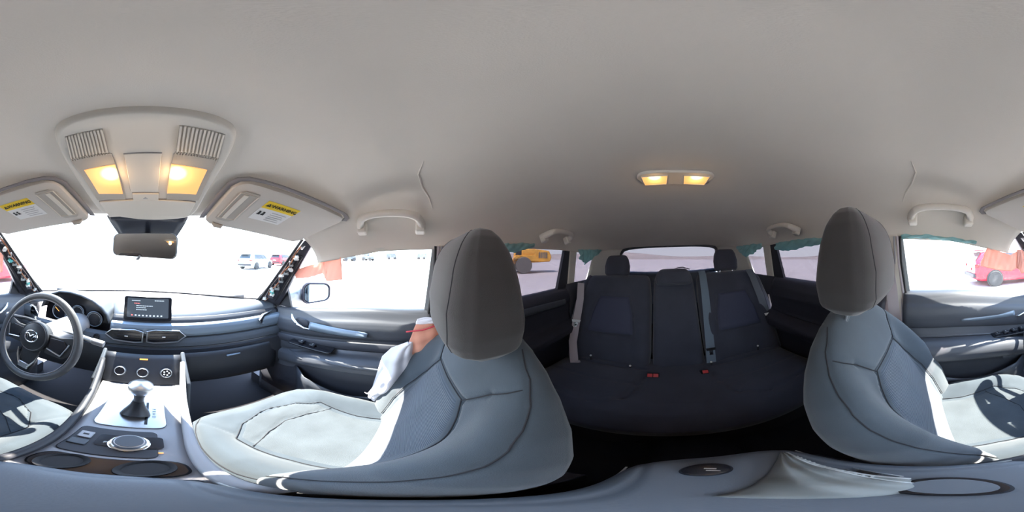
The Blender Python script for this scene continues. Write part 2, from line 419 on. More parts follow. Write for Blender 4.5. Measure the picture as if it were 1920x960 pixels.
def build_front_door(idx, sx, side):
    name = 'door_%d' % idx
    d = struct(door_panel(sx, -.085, .80, .50).build(name, 'door_soft', solid=(.02 if sx > 0 else -.02), keep_sharp=60), 'front %s door with satin blade trim and padded armrest' % side)
    # darker lower skin
    lo = MB().grid(lambda u, v: (sx*(.664), lerp(-.08, .78, v), lerp(.10, .47, u)), 4, 6).build('lower_panel', 'door_dark', d, solid=.004)
    # padded strip under the blade
    mb = MB().grid(lambda u, v: (sx*(.657-.006*sin(pi*u)), lerp(-.07, .66, v), zbelt(lerp(-.07, .66, v))-.150-.045*u), 6, 20)
    mb.build('middle_pad', 'door_dark', d, solid=.003)
    # blade trim
    yy0, yy1 = .165, .43
    def blade(u, v):
        y = lerp(yy0, yy1, v); zt = lerp(.697, .700, v); zb_ = lerp(.676, .660, v)
        tip = smooth(0, .08, v)
        z = lerp(lerp(.690, zt, tip), lerp(.683, zb_, tip), u)
        return (sx*(.652-.010*sin(pi*u)), y, z)
    MB().grid(blade, 6, 18).build('blade_trim', 'satin_silver', d, solid=.006)
    # handle bowl and lever
    bowl = MB().lathe([(.001, .004), (.03, .003), (.04, 0), (.043, -.004)], (sx*.654, .487, .683), (-sx, 0, 0), 24, .62)
    h = bowl.build('handle_bowl', 'door_dark', d)
    MB().tube([(sx*.650, .545, .716), (sx*.632, .52, .702), (sx*.630, .49, .681), (sx*.634, .455, .668), (sx*.646, .435, .664)], [.004, .008, .0085, .0075, .005], 10, flat=.5, up=(1, 0, 0)).build('lever', 'chrome', d)
    # switch panel on the armrest
    sw = quad_slab([(sx*.655, .30, .588), (sx*.600, .30, .582), (sx*.606, .53, .566), (sx*.655, .53, .572)], .015, .008 if sx < 0 else -.008).build('switch_panel', 'gloss_black', d, bevel=.002)
    ks = (.33, .375, .42, .465) if sx < 0 else (.40, .46)
    for k in ks:
        MB().box((sx*.628-.012, k-.013, .588), (sx*.628+.012, k+.013, .5965), Matrix.Rotation(.12, 3, 'X')).build('switch', 'dash_dark', sw, bevel=.003)
        MB().box((sx*.628-.005, k-.002, .5965), (sx*.628+.005, k+.002, .5972)).build('switch_mark', 'print_grey', sw)
    # rounded strip along the armrest edge
    pts = [(sx*interp([(-.08, .573), (.2, .573), (.45, .60), (.56, .655)], y), y, zbelt(y)-.232-.02*smooth(.2, .5, y)) for y in [(-.08+k*.04) for k in range(17)]]
    MB().tube(pts, .006, 8).build('armrest_edge', 'door_soft', d)
    # pocket
    def pk(u, v):
        y = lerp(-.04, .50, v); top = .37+.03*cos(pi*(v-.5)*2)*-1
        b = interp([(0, .64), (.12, .606), (.85, .60), (1, .65)], v)
        return (sx*(b+.012*u), y, lerp(top, .12, u))
    MB().grid(pk, 5, 20).build('map_pocket', 'door_soft', d, solid=.006)
    # grab slot shading the armrest
    # black frame around window: rear edge and sail
    MB().prism([(sx*.70, -.055, .795), (sx*.70, -.085, .795), (sx*.660, -.115, 1.06), (sx*.660, -.085, 1.06)], (sx*.02, 0, 0)).build('window_frame', 'frame_grey', d)
    MB().prism([(sx*.688, .80, zbelt(.8)), (sx*.705, .60, zbelt(.6)), (sx*.700, .625, .835)], (sx*.014, 0, 0)).build('sail_panel', 'dash_dark', d)
    return d
d_r = build_front_door(1, 1, 'passenger')
d_l = build_front_door(2, -1, 'driver')
# bright fixing dot on driver's door
for yy in (-.045, -.035): MB().lathe([(.001, .002), (.0025, .001), (.003, 0)], (-.664, yy, .657), (1, 0, 0), 8).build('fixing', 'white_plastic', d_l)

REAR_PROF = [(.725, .0), (.705, -.002), (.69, -.018), (.672, -.05), (.664, -.09), (.672, -.12), (.675, -.20), (.665, -.23), (.62, -.25), (.60, -.265), (.602, -.30), (.66, -.33), (.675, -.36), (.67, -.55), (.66, -.72)]
def build_rear_door(idx, sx, side):
    d = struct(door_panel(sx, -.93, -.165, None, REAR_PROF).build('door_%d' % idx, 'rear_door_dark', solid=(.02 if sx > 0 else -.02), keep_sharp=60), 'dark rear door behind the %s seat' % side)
    MB().prism([(sx*.70, -.835, .80), (sx*.70, -.95, .80), (sx*.668, -.945, 1.06), (sx*.668, -.885, 1.06)], (sx*.02, 0, 0)).build('window_frame', 'dash_dark', d)
    MB().grid(lambda u, v: (sx*(.662-.006*sin(pi*u)), lerp(-.86, -.22, v), .735-.04*u+.012*sin(pi*v)), 4, 16).build('top_pad', 'door_soft', d, solid=.006)
    MB().tube([(sx*.655, -.42, .70), (sx*.64, -.40, .69), (sx*.64, -.36, .675), (sx*.655, -.33, .67)], [.004, .007, .007, .004], 8, flat=.5).build('lever', 'chrome', d)
    MB().lathe([(.001, .006), (.045, .004), (.055, -.002)], (sx*.668, -.38, .30), (-sx, 0, 0), 24).build('speaker_grille', 'dash_dark', d)
    return d
build_rear_door(3, 1, 'passenger'); build_rear_door(4, -1, 'driver')

# side windows
def side_glass(idx, sx, pts, m, label):
    return struct(MB().prism([(sx*a, b, c) for a, b, c in pts], (sx*.004, 0, 0)).build('window_%d' % idx, m, smooth=False), label)
fg = [(.716, -.06, .79), (.716, .62, .73), (.700, .66, .80), (.625, .42, 1.03), (.665, .12, 1.06), (.672, -.10, 1.07)]
side_glass(2, 1, fg, 'clear_glass', 'clear front passenger door window, blown out by daylight')
side_glass(3, -1, fg, 'clear_glass', 'clear front driver door window with the red car beyond')
rg = [(.716, -.845, .80), (.716, -.165, .79), (.672, -.165, 1.07), (.675, -.90, 1.08)]
side_glass(4, 1, rg, 'privacy_glass', 'tinted rear window with the yellow loader beyond')
side_glass(5, -1, rg, 'privacy_glass', 'tinted rear door window behind the driver headrest')
qg = [(.70, -1.03, .79), (.675, -1.03, 1.06), (.655, -1.31, 1.05), (.685, -1.17, .79)]
side_glass(6, 1, qg, 'privacy_glass', 'small tinted quarter window beside the passenger side rear headrest')
side_glass(7, -1, qg, 'privacy_glass', 'small tinted quarter window beside the driver side rear headrest')

# pillars and side walls
for sx, side, nm in ((1, 'passenger', 'right'), (-1, 'driver', 'left')):
    wl = MB().prism([(sx*.70, -.085, .0), (sx*.70, -.17, .0), (sx*.70, -.18, .80), (sx*.655, -.20, 1.07), (sx*.655, -.105, 1.07), (sx*.692, -.085, .80)], (sx*.03, 0, 0))
    w = struct(wl.build('wall_'+nm, 'cream_plastic', bevel=.008), 'cabin side with beige pillar trims on the %s side' % side)
    # C pillar
    MB().prism([(sx*.692, -.945, .80), (sx*.696, -1.035, .80), (sx*.660, -1.035, 1.07), (sx*.660, -.945, 1.07)], (sx*.03, 0, 0)).build('centre_post', 'cream_plastic', w, bevel=.008)
    # lower rear side
    MB().grid(lambda u, v: (sx*(interp([(-2.0, .62), (-1.4, .67), (-.93, .70)], lerp(-1.95, -.93, v))), lerp(-1.95, -.93, v), lerp(0, .825, u)), 4, 8).build('rear_side_trim', 'rear_door_dark', w, solid=.01)
    # D pillar: beige sheet from the quarter window back to the tailgate
    def dp(u, v):
        z = lerp(.79, 1.09, u)
        ya = lerp(-1.175, -1.30, u); yb = lerp(-1.90, -1.73, u)
        xa = lerp(.680, .645, u); xb = lerp(.58, .50, u)
        y = lerp(ya, yb, v); return (sx*lerp(xa, xb, v**1.4), y, z)
    MB().grid(dp, 8, 14).build('rear_pillar_trim', 'cream_plastic', w, solid=.01)
    # door sill
    MB().box((sx*.70-.03, -.95, 0), (sx*.70+.03, .9, .10)).build('sill', 'dash_dark', w)
    # pale weather strips along the B pillar
    for k, (yo, r, mm) in enumerate(((-.082, .005, 'rubber'), (-.094, .006, 'belt_light'), (-.108, .004, 'console_side'))):
        MB().tube([(sx*.698, yo+.03, .20), (sx*.695, yo+.02, .55), (sx*.692, yo+.010, .79), (sx*.668, yo-.010, .95), (sx*.654, yo-.014, 1.06)], r, 8).build('weather_strip', mm, w)

# tailgate
wr = MB()
wr.prism([(-.62, -1.93, 0), (.62, -1.93, 0), (.60, -1.93, .80), (-.60, -1.93, .80)], (0, -.04, 0))
wrr = struct(wr.build('wall_rear', 'trunk_trim'), 'lower tailgate trim below the rear glass')
MB().tube([(-.56, -1.90, .815), (-.3, -1.915, .80), (0, -1.92, .797), (.3, -1.915, .80), (.56, -1.90, .815)], .022, 8).build('tailgate_ledge', 'trunk_trim', wrr)
def rgl(u, v):
    x = lerp(-1, 1, u); b = Vector((.60*x, -1.93+.06*x*x, .80)); t = Vector((.515*x, -1.745+.05*x*x, 1.105-.03*x**4)); return b.lerp(t, v)
w8 = struct(MB().grid(rgl, 16, 8).build('window_8', 'privacy_glass', solid=.004), 'tinted rear tailgate glass seen over the rear seatback')
# black frame of the rear glass
edge = [rgl(0, .0), rgl(0, .5), rgl(0, .85), rgl(.03, .97)]+[rgl(k/12, 1) for k in range(1, 12)]+[rgl(.97, .97), rgl(1, .85), rgl(1, .5), rgl(1, 0)]
MB().tube([Vector(e)+Vector((0, .01, .004)) for e in edge], .017, 8).build('glass_frame', 'door_soft', w8)
# wiper outside
MB().tube([(-.05, -1.96, .835), (-.10, -1.955, .855), (-.16, -1.955, .858), (-.24, -1.96, .83)], .006, 6).build('rear_wiper', 'rubber', w8)

# stripped A pillars (trims removed), with brackets, clips and cable
def a_pillar(sx, side, idx):
    base = Vector((sx*.665, .79, .745)); top = Vector((sx*.572, .40, 1.085))
    inn = Vector((sx*-.018, .008, .0)); n = base-top
    t = struct(MB().prism([base+Vector((-sx*.045, .035, -.01)), base+Vector((sx*.03, -.105, -.02)), lerp(base, top, .5)+Vector((sx*.03, -.055, 0)), top+Vector((sx*.025, -.02, 0)), top+Vector((-sx*.006, .012, 0)), lerp(base, top, .5)+Vector((-sx*.020, .020, 0))], (sx*.03, .012, 0)).build('trim_%d' % idx, 'steel_dark', bevel=.004), 'bare dark metal %s windshield pillar with its cover removed' % side)
    def at(k, a, o=-.006):
        """k up the pillar, a across (0 windshield edge .. 1 door edge)"""
        p = base.lerp(top, k); wd_ = lerp(.10, .03, k); return p+Vector((sx*(-.030+.055*a)*lerp(1, .5, k), .02-wd_*a, 0))+Vector((-sx*.006, -.006, 0))+Vector((-sx*abs(o), -abs(o), 0))*.6
    MB().tube([at(k/10, .05) for k in range(0, 11)], [.006]*11, 8).build('glass_seal', 'rubber', t)
    MB().tube([at(k/10, .95, .002) for k in range(0, 9)], .007, 8).build('door_seal', 'rubber', t)
    MB().tube([at(k/12, .38+.10*sin(k*1.7), .008) for k in range(0, 12)], .0035, 6).build('cable', 'copper', t)
    MB().tube([at(k/12, .62+.08*sin(k*2.3), .008) for k in range(1, 10)], .0025, 6).build('cable', 'rubber', t)
    MB().tube([at(k/12, .2+.05*sin(k*1.1), .006) for k in range(0, 12)], .002, 6).build('cable', 'belt_light', t)
    for k, a, s, mm in ((.32, .55, .014, 'steel_panel'), (.45, .5, .012, 'steel_panel'), (.58, .5, .012, 'steel_panel'), (.70, .5, .010, 'steel_panel'), (.15, .5, .016, 'steel_dark')):
        c = at(k, a, .004)
        MB().box(c-Vector((s*.4, s, s*1.3)), c+Vector((s*.4, s, s*1.3)), Matrix.Rotation(sx*.5, 3, 'Z')).build('bracket', mm, t, bevel=.003)
        MB().lathe([(.0045, .0), (.0045, .004), (.001, .005)], c+Vector((-sx*s*.4, -s*.3, 0)), (-sx*.8, -.6, 0), 10).build('bolt', 'rubber' if mm == 'steel_panel' else 'brushed', t)
    for k, a, mm in ((.22, .45, 'teal_plastic'), (.17, .55, 'white_plastic'), (.27, .35, 'white_plastic'), (.52, .35, 'white_plastic'), (.62, .70, 'teal_plastic' if sx < 0 else 'white_plastic'), (.07, .3, 'white_plastic'), (.78, .6, 'white_plastic')):
        c = at(k, a, .012)
        mb = MB().box(c-Vector((.006, .009, .011)), c+Vector((.006, .009, .011)), Matrix.Rotation(k*9, 3, 'Y'))
        mb.box(c-Vector((.004, .014, .004)), c+Vector((.004, .014, .004)), Matrix.Rotation(k*5, 3, 'X'))
        mb.build('clip', mm, t, bevel=.002)
    return t
a_pillar(1, 'passenger side', 1); a_pillar(-1, 'driver side', 2)

# ------------------------------------------------------------------ dashboard
dash = thing('dashboard', 'wide dark dashboard with a silver band, bleached white along its sunlit top', 'dashboard', (0, .9, .0))
def yb(x): return 1.135-.78*x*x
def yl(x): return .80-.10*(abs(x)/.68)**2
def zl(x): return .700+.03*(abs(x)/.68)**2
def dtop(u, v):
    x = lerp(-.685, .685, u); yf = yl(x)
    yf += .085*smooth(-.60, -.565, x)*smooth(-.165, -.19, x)
    y = lerp(yf, yb(x)-.004, v); z = lerp(zl(x), .742, v)+.014*sin(pi*v)
    z -= .020*(1-v)**14
    if v == 0: z -= .004; y -= .004
    return (x, y, z)
def vmap(v): return v**1.8
MB().grid(lambda u, v: dtop(u, vmap(v)), 60, 22).build('top_pad', 'dash_soft', dash, solid=.008, keep_sharp=70)
def face(tab, x0=-.685, x1=.685, cv=0.0):
    def f(u, v):
        x = lerp(x0, x1, u); a, b = prof_at(v, tab); return (x, a+yl(x)-.80+cv*0, b+zl(x)-.70)
    return MB().grid(f, 50, (len(tab)-1)*4)
face([(.806, .684), (.79, .672), (.785, .664), (.782, .658)], x0=-.165).build('seam_strip', 'dash_dark', dash, solid=.004)
face([(.775, .662), (.757, .656), (.750, .640), (.748, .612), (.752, .596), (.765, .590)], x0=-.165).build('silver_band', 'satin_silver', dash, solid=.004, keep_sharp=60)
face([(.775, .592), (.748, .585), (.738, .565), (.735, .545), (.745, .535)]).build('lower_pad', 'dash_soft', dash, solid=.004)
face([(.76, .535), (.725, .53), (.715, .46), (.72, .34), (.76, .30), (.85, .24)]).build('knee_panel', 'dash_dark', dash, solid=.004)
# glove box lid
gb = MB().grid(lambda u, v: (lerp(.16, .63, u), lerp(.712, .700, sin(pi*v))-.05*(lerp(.16, .63, u)/.68)**2-.02, lerp(.53, .33, v)), 12, 8).build('glove_box_lid', 'dash_dark', dash, solid=.008)
MB().box((.36, .655, .495), (.43, .672, .503)).build('latch', 'satin_silver', gb, bevel=.003)
# instrument hood
HO = [(-.60, .66), (-.575, .715), (-.53, .757), (-.47, .782), (-.40, .787), (-.33, .778), (-.27, .758), (-.22, .725), (-.19, .69), (-.172, .645)]
def hood_pt(u, v):
    f = u*(len(HO)-1); i = min(int(f), len(HO)-2); t = f-i
    x = lerp(HO[i][0], HO[i+1][0], t); z = lerp(HO[i][1], HO[i+1][1], t)
    y = lerp(.765, .985, v); k = smooth(0, 1, v)
    return (lerp(x, -.39+(x+.39)*1.10, k), y, lerp(z, min(z, .748), k)+.006*sin(pi*v))
MB().grid(hood_pt, 36, 12).build('instrument_hood', 'dash_soft', dash, solid=.008, keep_sharp=60)
def cl(u, v):
    f = u*(len(HO)-1); i = min(int(f), len(HO)-2); t = f-i
    x = lerp(HO[i][0], HO[i+1][0], t); z = lerp(HO[i][1], HO[i+1][1], t)
    return (lerp(x, -.385+(x+.385)*.93, v), lerp(.768, .815, v), lerp(z, .64+(z-.64)*.90, v))
MB().grid(cl, 36, 4).build('cluster_shroud', 'dash_dark', dash)
cp = MB(); cp.prism([(-.385+(x+.385)*.95, .813, .64+(z-.64)*.92) for x, z in HO]+[(-.19, .813, .57), (-.60, .813, .57)], (0, .01, 0))
cpo = cp.build('cluster_panel', 'gloss_black', dash)
GA = Vector((0, -1, .0))
def gauge(x, z, r, y=.795, needle=True):
    q = MB().lathe([(r*.99, 0), (r, .004), (r*.93, .006), (r*.90, .004), (r*.9, 0)], (x, y, z), (0, -1, .12), 40); g = q.build('gauge_ring', 'satin_silver', dash)
    MB().lathe([(r*.9, 0), (r*.9, .003), (.0001, .003)], (x, y, z), (0, -1, .12), 36).build('dial', 'gloss_black', g)
    mb = MB()
    for k in range(21):
        a = math.radians(225-13.5*k); c, s = cos(a), sin(a)
        mb.box((x+c*r*.78-.0008, y-.0045, z+s*r*.78-.0008), (x+c*r*.78+.0008, y-.003, z+s*r*.78+.0008))
    mb.build('dial_mark', 'screen_text', g)
    if needle:
        a = math.radians(140); mb = MB().tube([(x, y-.006, z), (x+cos(a)*r*.7, y-.006, z+sin(a)*r*.7)], .0014, 6); mb.build('needle', 'amber', g)
for gu, gv, gr_, nd in ((112, 583, .050, True), (146, 584, .038, False), (177, 598, .045, False)):
    gp_ = P(gu, gv, y=.80); gauge(gp_.x, gp_.z, gr_, .80, nd)
face([(.775, .662), (.757, .656), (.748, .630), (.752, .596), (.765, .590)], x0=-.685, x1=-.60).build('end_cap', 'dash_soft', dash, solid=.004)
# centre screen
scr = thing('infotainment_screen', 'wide dark display standing up from the middle of the dash top', 'screen', (.006, .86, .70))
rot = Matrix.Rotation(math.radians(-8), 4, 'X')
TX = Matrix.Translation((.006, .786, .733)) @ rot @ Matrix.Diagonal((.93, 1, 1, 1))
mb = MB(TX); mb.prism([(x-.125, 0, z-.062) for x, z in rrect(.012, 5, .25, .124)], (0, .014, 0))
sb = mb.build('bezel', 'gloss_black', scr, bevel=.002)
mb = MB(TX); mb.prism([(x-.108, -.0008, z-.046) for x, z in rrect(.004, 3, .216, .100)], (0, .001, 0)); mb.build('display', 'screen', sb)
def sc_text(b, sz, x, z, m='screen_text', al='LEFT'):
    p = TX @ Vector((x, -.0014, z)); text(b, sz, p, (1, 0, 0), TX.to_3x3() @ Vector((0, 0, 1)), m, sb, .0002, align=al)
MB(TX)
for (x, z, w_, mm) in ((-.085, .040, .045, 'screen_text'), (.035, .042, .05, 'screen_text'), (-.072, .026, .03, 'screen_red'), (-.060, .014, .085, 'screen_text'), (-.060, .004, .05, 'screen_text'), (-.060, -.006, .055, 'screen_text')):
    mb = MB(TX); k = 0; xx = x
    while xx < x+w_:
        wd2 = .004+.005*random.random(); mb.box((xx, -.0014, z), (min(xx+wd2, x+w_), -.0009, z+.0035)); xx += wd2+.002
    mb.build('screen_line', mm, sb)
for k in range(9):
    x = -.085+k*.019
    mb = MB(TX).box((x, -.0014, -.038), (x+.009, -.0009, -.031)); mb.build('screen_icon', 'screen_red' if k == 0 else 'screen_text', sb)
MB().box((-.045, .79, .66), (.055, .83, .70)).build('foot', 'dash_dark', scr)

# vents
def vent(pts, y, par, tilt=0, fins=3):
    """faceted vent: chrome outline, dark throat, fins, tab; pts in x,z"""
    c = Vector((sum(p[0] for p in pts)/len(pts), 0, sum(p[1] for p in pts)/len(pts)))
    yy = lambda x: y-tilt*(x-c.x)
    th = MB().prism([(x, yy(x), z) for x, z in pts], (0, .012, 0)).build('air_vent', 'gloss_black', par)
    MB().tube([(x, yy(x)-.002, z) for x, z in pts], .0036, 8, closed=True).build('vent_surround', 'brushed', th)
    xs = [p[0] for p in pts]; zs = [p[1] for p in pts]
    for k in range(fins):
        z = lerp(min(zs), max(zs), (k+1)/(fins+1)); w2 = (max(xs)-min(xs))*.36
        MB().box((c.x-w2, yy(c.x)-.002, z-.001), (c.x+w2, yy(c.x)+.004, z+.001), Matrix.Rotation(-tilt, 3, 'Z')).build('fin', 'dash_dark', th)
    MB().box((c.x-.008, yy(c.x)-.007, c.z-.003), (c.x+.008, yy(c.x)-.001, c.z+.003)).build('tab', 'brushed', th, bevel=.001)
    return th
vent([(-.185, .597), (-.155, .627), (-.045, .636), (-.010, .626), (-.012, .568), (-.045, .563), (-.145, .568)], .736, dash)
vent([(.185, .605), (.155, .636), (.045, .640), (.010, .631), (.008, .571), (.04, .566), (.150, .573)], .736, dash)
vent([(.545, .670), (.575, .695), (.655, .702), (.662, .655), (.585, .640), (.56, .645)], .685, dash, -.25)
vent([(-.545, .650), (-.575, .680), (-.655, .688), (-.662, .640), (-.585, .625), (-.56, .630)], .690, dash, .25)
# hazard and start buttons
MB().lathe([(.016, 0), (.016, .006), (.013, .008), (.001, .008)], (-.225, .728, .575), (0, -1, .1), 24).build('start_button', 'gloss_black', dash)
# climate panel with three rotary knobs
def cpnl(u, v):
    return (lerp(-.150, .150, u), lerp(.655, .555, v), lerp(.545, .415, v))
cpn = MB().grid(cpnl, 8, 6).build('climate_panel', 'dash_dark', dash, solid=.006)
for k, x in enumerate((-.080, .004, .090)):
    c = Vector((x, .598, .478)); n = Vector((0, -.79, .61))
    kn = MB().lathe([(.024, 0), (.024, .004), (.021, .016), (.019, .018), (.018, .017)], c, n, 32).build('rotary_knob', 'brushed', dash)
    MB().lathe([(.018, .012), (.0179, .0175), (.001, .0178)], c, n, 28).build('knob_face', 'gloss_black', kn)
    if k < 2: MB().box(c+n*.018+Vector((-.004, -.004, -.009)), c+n*.018+Vector((.004, -.002, -.007))).build('knob_mark', 'amber', kn)
    else:
        for q in range(5):
            a = 2*pi*q/5; e = Vector((1, 0, 0)); f_ = n.cross(e)
            MB().lathe([(.0035, 0), (.0035, .001), (.001, .0012)], c+n*.0178+e*cos(a)*.0095+f_*sin(a)*.0095, n, 10).build('knob_mark', 'screen_text', kn)
MB().box((-.012, .633, .528), (.020, .636, .534)).build('airbag_lamp', 'amber', dash)
# tall cheeks of the centre stack
for sx in (-1, 1):
    MB().prism([(sx*.150, .66, .56), (sx*.150, .52, .47), (sx*.150, .50, .15), (sx*.150, .72, .15)], (sx*.018, 0, 0)).build('stack_cheek', 'dash_soft', dash, bevel=.006)
# column shroud and stalks
st = thing('steering_column', 'pale lit column shroud with two control stalks behind the steering wheel', 'steering column', (-.355, .60, .62))
MB().tube([(-.355, .475, .645), (-.355, .56, .635), (-.355, .70, .615), (-.355, .80, .60)], [.044, .052, .058, .06], 20, flat=1.1).build('shroud', 'console_grey', st)
for sx in (-1, 1):
    a = MB().tube([(-.355+sx*.05, .53, .685), (-.355+sx*.12, .515, .69), (-.355+sx*.205, .50, .682), (-.355+sx*.225, .498, .680)], [.008, .008, .010, .010], 10).build('stalk', 'brushed' if sx > 0 else 'dash_dark', st)
    MB().tube([(-.355+sx*.195, .501, .683), (-.355+sx*.236, .498, .679)], [.012, .012], 12).build('stalk_tip', 'console_grey', a)

# ------------------------------------------------------------------ steering wheel
WC = Vector((-.355, .44, .668)); ta = math.radians(25)
WX = Matrix.Translation(WC) @ Matrix(((1, 0, 0, 0), (0, sin(ta), -cos(ta), 0), (0, cos(ta), sin(ta), 0), (0, 0, 0, 1)))
sw = thing('steering_wheel', 'dark leather steering wheel with a chrome V on its lower spoke and round winged emblem', 'steering wheel', WC)
RW = .171
MB(WX).tube([(RW*cos(2*pi*k/64), RW*sin(2*pi*k/64), 0) for k in range(64)], .0138, 12, closed=True, up=(0, 0, 1)).build('rim', 'leather', sw)
MB(WX).tube([((RW-.0150)*cos(2*pi*k/64), (RW-.0150)*sin(2*pi*k/64), .004) for k in range(64)], .0018, 6, closed=True, up=(0, 0, 1)).build('rim_stitching', 'console_side', sw)
hub = MB(WX).lathe([(.060, -.03), (.064, -.005), (.060, .012), (.050, .020), (.030, .024), (.001, .025)], (0, .0, 0), (0, 0, 1), 40).build('airbag_cover', 'leather_dark', sw)
hr = MB(WX).tube([(.057*cos(2*pi*k/48), .057*sin(2*pi*k/48), .016) for k in range(48)], .0018, 6, closed=True, up=(0, 0, 1)).build('cover_seam', 'leather', hub)
for sx in (-1, 1):
    o = [(sx*.045, .030), (sx*.10, .028), (sx*.150, .040), (sx*.160, .020), (sx*.162, -.018), (sx*.125, -.050), (sx*.060, -.048), (sx*.045, -.03)]
    s_ = MB(WX).prism([(x, y, -.012) for x, y in o], (0, 0, .014)).build('spoke', 'leather_dark', sw, bevel=.004)
    o2 = [(sx*.066, .018), (sx*.120, .020), (sx*.135, .005), (sx*.120, -.034), (sx*.070, -.026)]
    bp = MB(WX).prism([(x, y, .0) for x, y in o2], (0, 0, .006)).build('button_pad', 'gloss_black', s_, bevel=.002)
    MB(WX).tube([(x, y, .006) for x, y in ((sx*.066, -.026), (sx*.122, -.038), (sx*.140, .005), (sx*.142, .012))], .0028, 6).build('chrome_edge', 'brushed', s_)
# lower spoke with chrome V
MB(WX).prism([(-.040, -.05, -.012), (.040, -.05, -.012), (.030, -.155, -.012), (-.030, -.155, -.012)][::-1], (0, 0, .010)).build('lower_spoke', 'leather_dark', sw, bevel=.004)
for sx in (-1, 1):
    MB(WX).tube([(sx*.048, -.065, .008), (sx*.040, -.095, .006), (sx*.020, -.130, .003)], [.003, .0055, .006], 8, flat=.6).build('chrome_leg', 'brushed', sw)
MB(WX).prism([(-.026, -.118, -.001), (.026, -.118, -.001), (.022, -.142, -.001), (-.022, -.142, -.001)][::-1], (0, 0, .006)).build('chrome_foot', 'brushed', sw, bevel=.002)
# emblem: oval ring with outspread wings
el = MB(WX @ Matrix.Diagonal((1.3, 1.3, 1, 1))); el.tube([(.0215*cos(2*pi*k/40), .0175*sin(2*pi*k/40), .026) for k in range(40)], .0020, 8, closed=True, up=(0, 0, 1))
el.tube([(-.0205, .0035, .0265), (-.013, .0075, .027), (-.006, .006, .0275), (0, -.001, .0275), (.006, .006, .0275), (.013, .0075, .027), (.0205, .0035, .0265)], [.0012, .0018, .0022, .0026, .0022, .0018, .0012], 8)
el.tube([(-.0205, .0035, .0265), (-.012, .002, .027), (-.007, -.006, .027), (-.013, -.0135, .026)], [.0012, .0013, .0013, .001], 6)
el.tube([(.0205, .0035, .0265), (.012, .002, .027), (.007, -.006, .027), (.013, -.0135, .026)], [.0012, .0013, .0013, .001], 6)
el.build('emblem', 'chrome', hub)

# ------------------------------------------------------------------ overhead console
def zcon(x, y): return min(zroof(x, y), zc(y))-.016-.10*max(0, abs(x)-.12)
def CP(u, v, o=0):
    return hit(u, v, lambda x, y: zcon(x, y)-o)
oc = thing('overhead_console', 'beige overhead console with two lit map lamps between the sun visors', 'console', (0, .40, 1.22))
OUTL = [(190, 404), (160, 362), (130, 318), (109, 278), (104, 257), (112, 240), (140, 226), (200, 214), (272, 210), (340, 214), (400, 226), (430, 240), (440, 256), (437, 280), (415, 320), (385, 368), (362, 411), (320, 413), (275, 413), (230, 409)]
ring = []
for k in range(len(OUTL)):
    a, b = [CP(*OUTL[(k+q) % len(OUTL)]) for q in (0, 1)]
    for q in range(3): ring.append(a.lerp(b, q/3))
for _ in range(2): ring = [(ring[k-1]+ring[k]*2+ring[(k+1) % len(ring)])/4 for k in range(len(ring))]
cen = sum(ring, Vector())/len(ring)
mb = MB(); idx = []
for k, dz_ in ((1.03, .030), (1.012, .012), (1.0, .005), (.985, .001), (.96, 0), (.8, 0), (.6, 0), (.4, 0), (.2, 0), (.02, 0)):
    q_ = []
    for p in ring:
        x, y = cen.x+(p.x-cen.x)*k, cen.y+(p.y-cen.y)*k; q_.append((x, y, zcon(x, y)+dz_))
    idx.append(mb.pts(q_))
n = len(ring)
for a, b in zip(idx, idx[1:]):
    for q in range(n): mb.f.append([a+q, a+(q+1) % n, b+(q+1) % n, b+q])
mb.f.append([idx[-1]+q for q in range(n)])
mb.build('housing', 'cream_plastic', oc, keep_sharp=75)
def pslab(pix, m, par, name, o0=.001, th=.003, bevel=.0015, n=1, **kw):
    pts = []
    k = len(pix)
    for i in range(k):
        a = CP(*pix[i]); b = CP(*pix[(i+1) % k])
        for q in range(n):
            p = a.lerp(b, q/n); p.z = zcon(p.x, p.y); pts.append(p)
    return MB().prism([p+Vector((0, 0, -o0)) for p in pts], (0, 0, -th)).build(name, m, par, bevel=bevel, **kw)
lidp = [(232, 288), (303, 286), (297, 357), (245, 357)]
pslab(lidp, 'cream_plastic', oc, 'centre_panel', .0005, .0025)
pslab([(186, 377), (367, 378), (352, 405), (205, 405)], 'cream_plastic', oc, 'sunglasses_lid', .0005, .004)
pslab([(248, 361), (298, 361), (297, 374), (250, 374)], 'cream_plastic', oc, 'release_button', .0005, .005)
for pp in (lidp, [(186, 377), (367, 378), (352, 405), (205, 405)], [(248, 361), (298, 361), (297, 374), (250, 374)]):
    q_ = []
    for k in range(4):
        a, b = CP(*pp[k]), CP(*pp[(k+1) % 4])
        for w_ in range(5): p = a.lerp(b, w_/5); q_.append((p.x, p.y, zcon(p.x, p.y)-.0004))
    MB().tube(q_, .0011, 6, closed=True).build('panel_gap', 'gap_shade_grey', oc)
MB().prism([CP(*p)+Vector((0, 0, -.0055)) for p in ((268, 369), (278, 369), (273, 366))], (0, 0, -.0004)).build('arrow_mark', 'print_grey', oc)
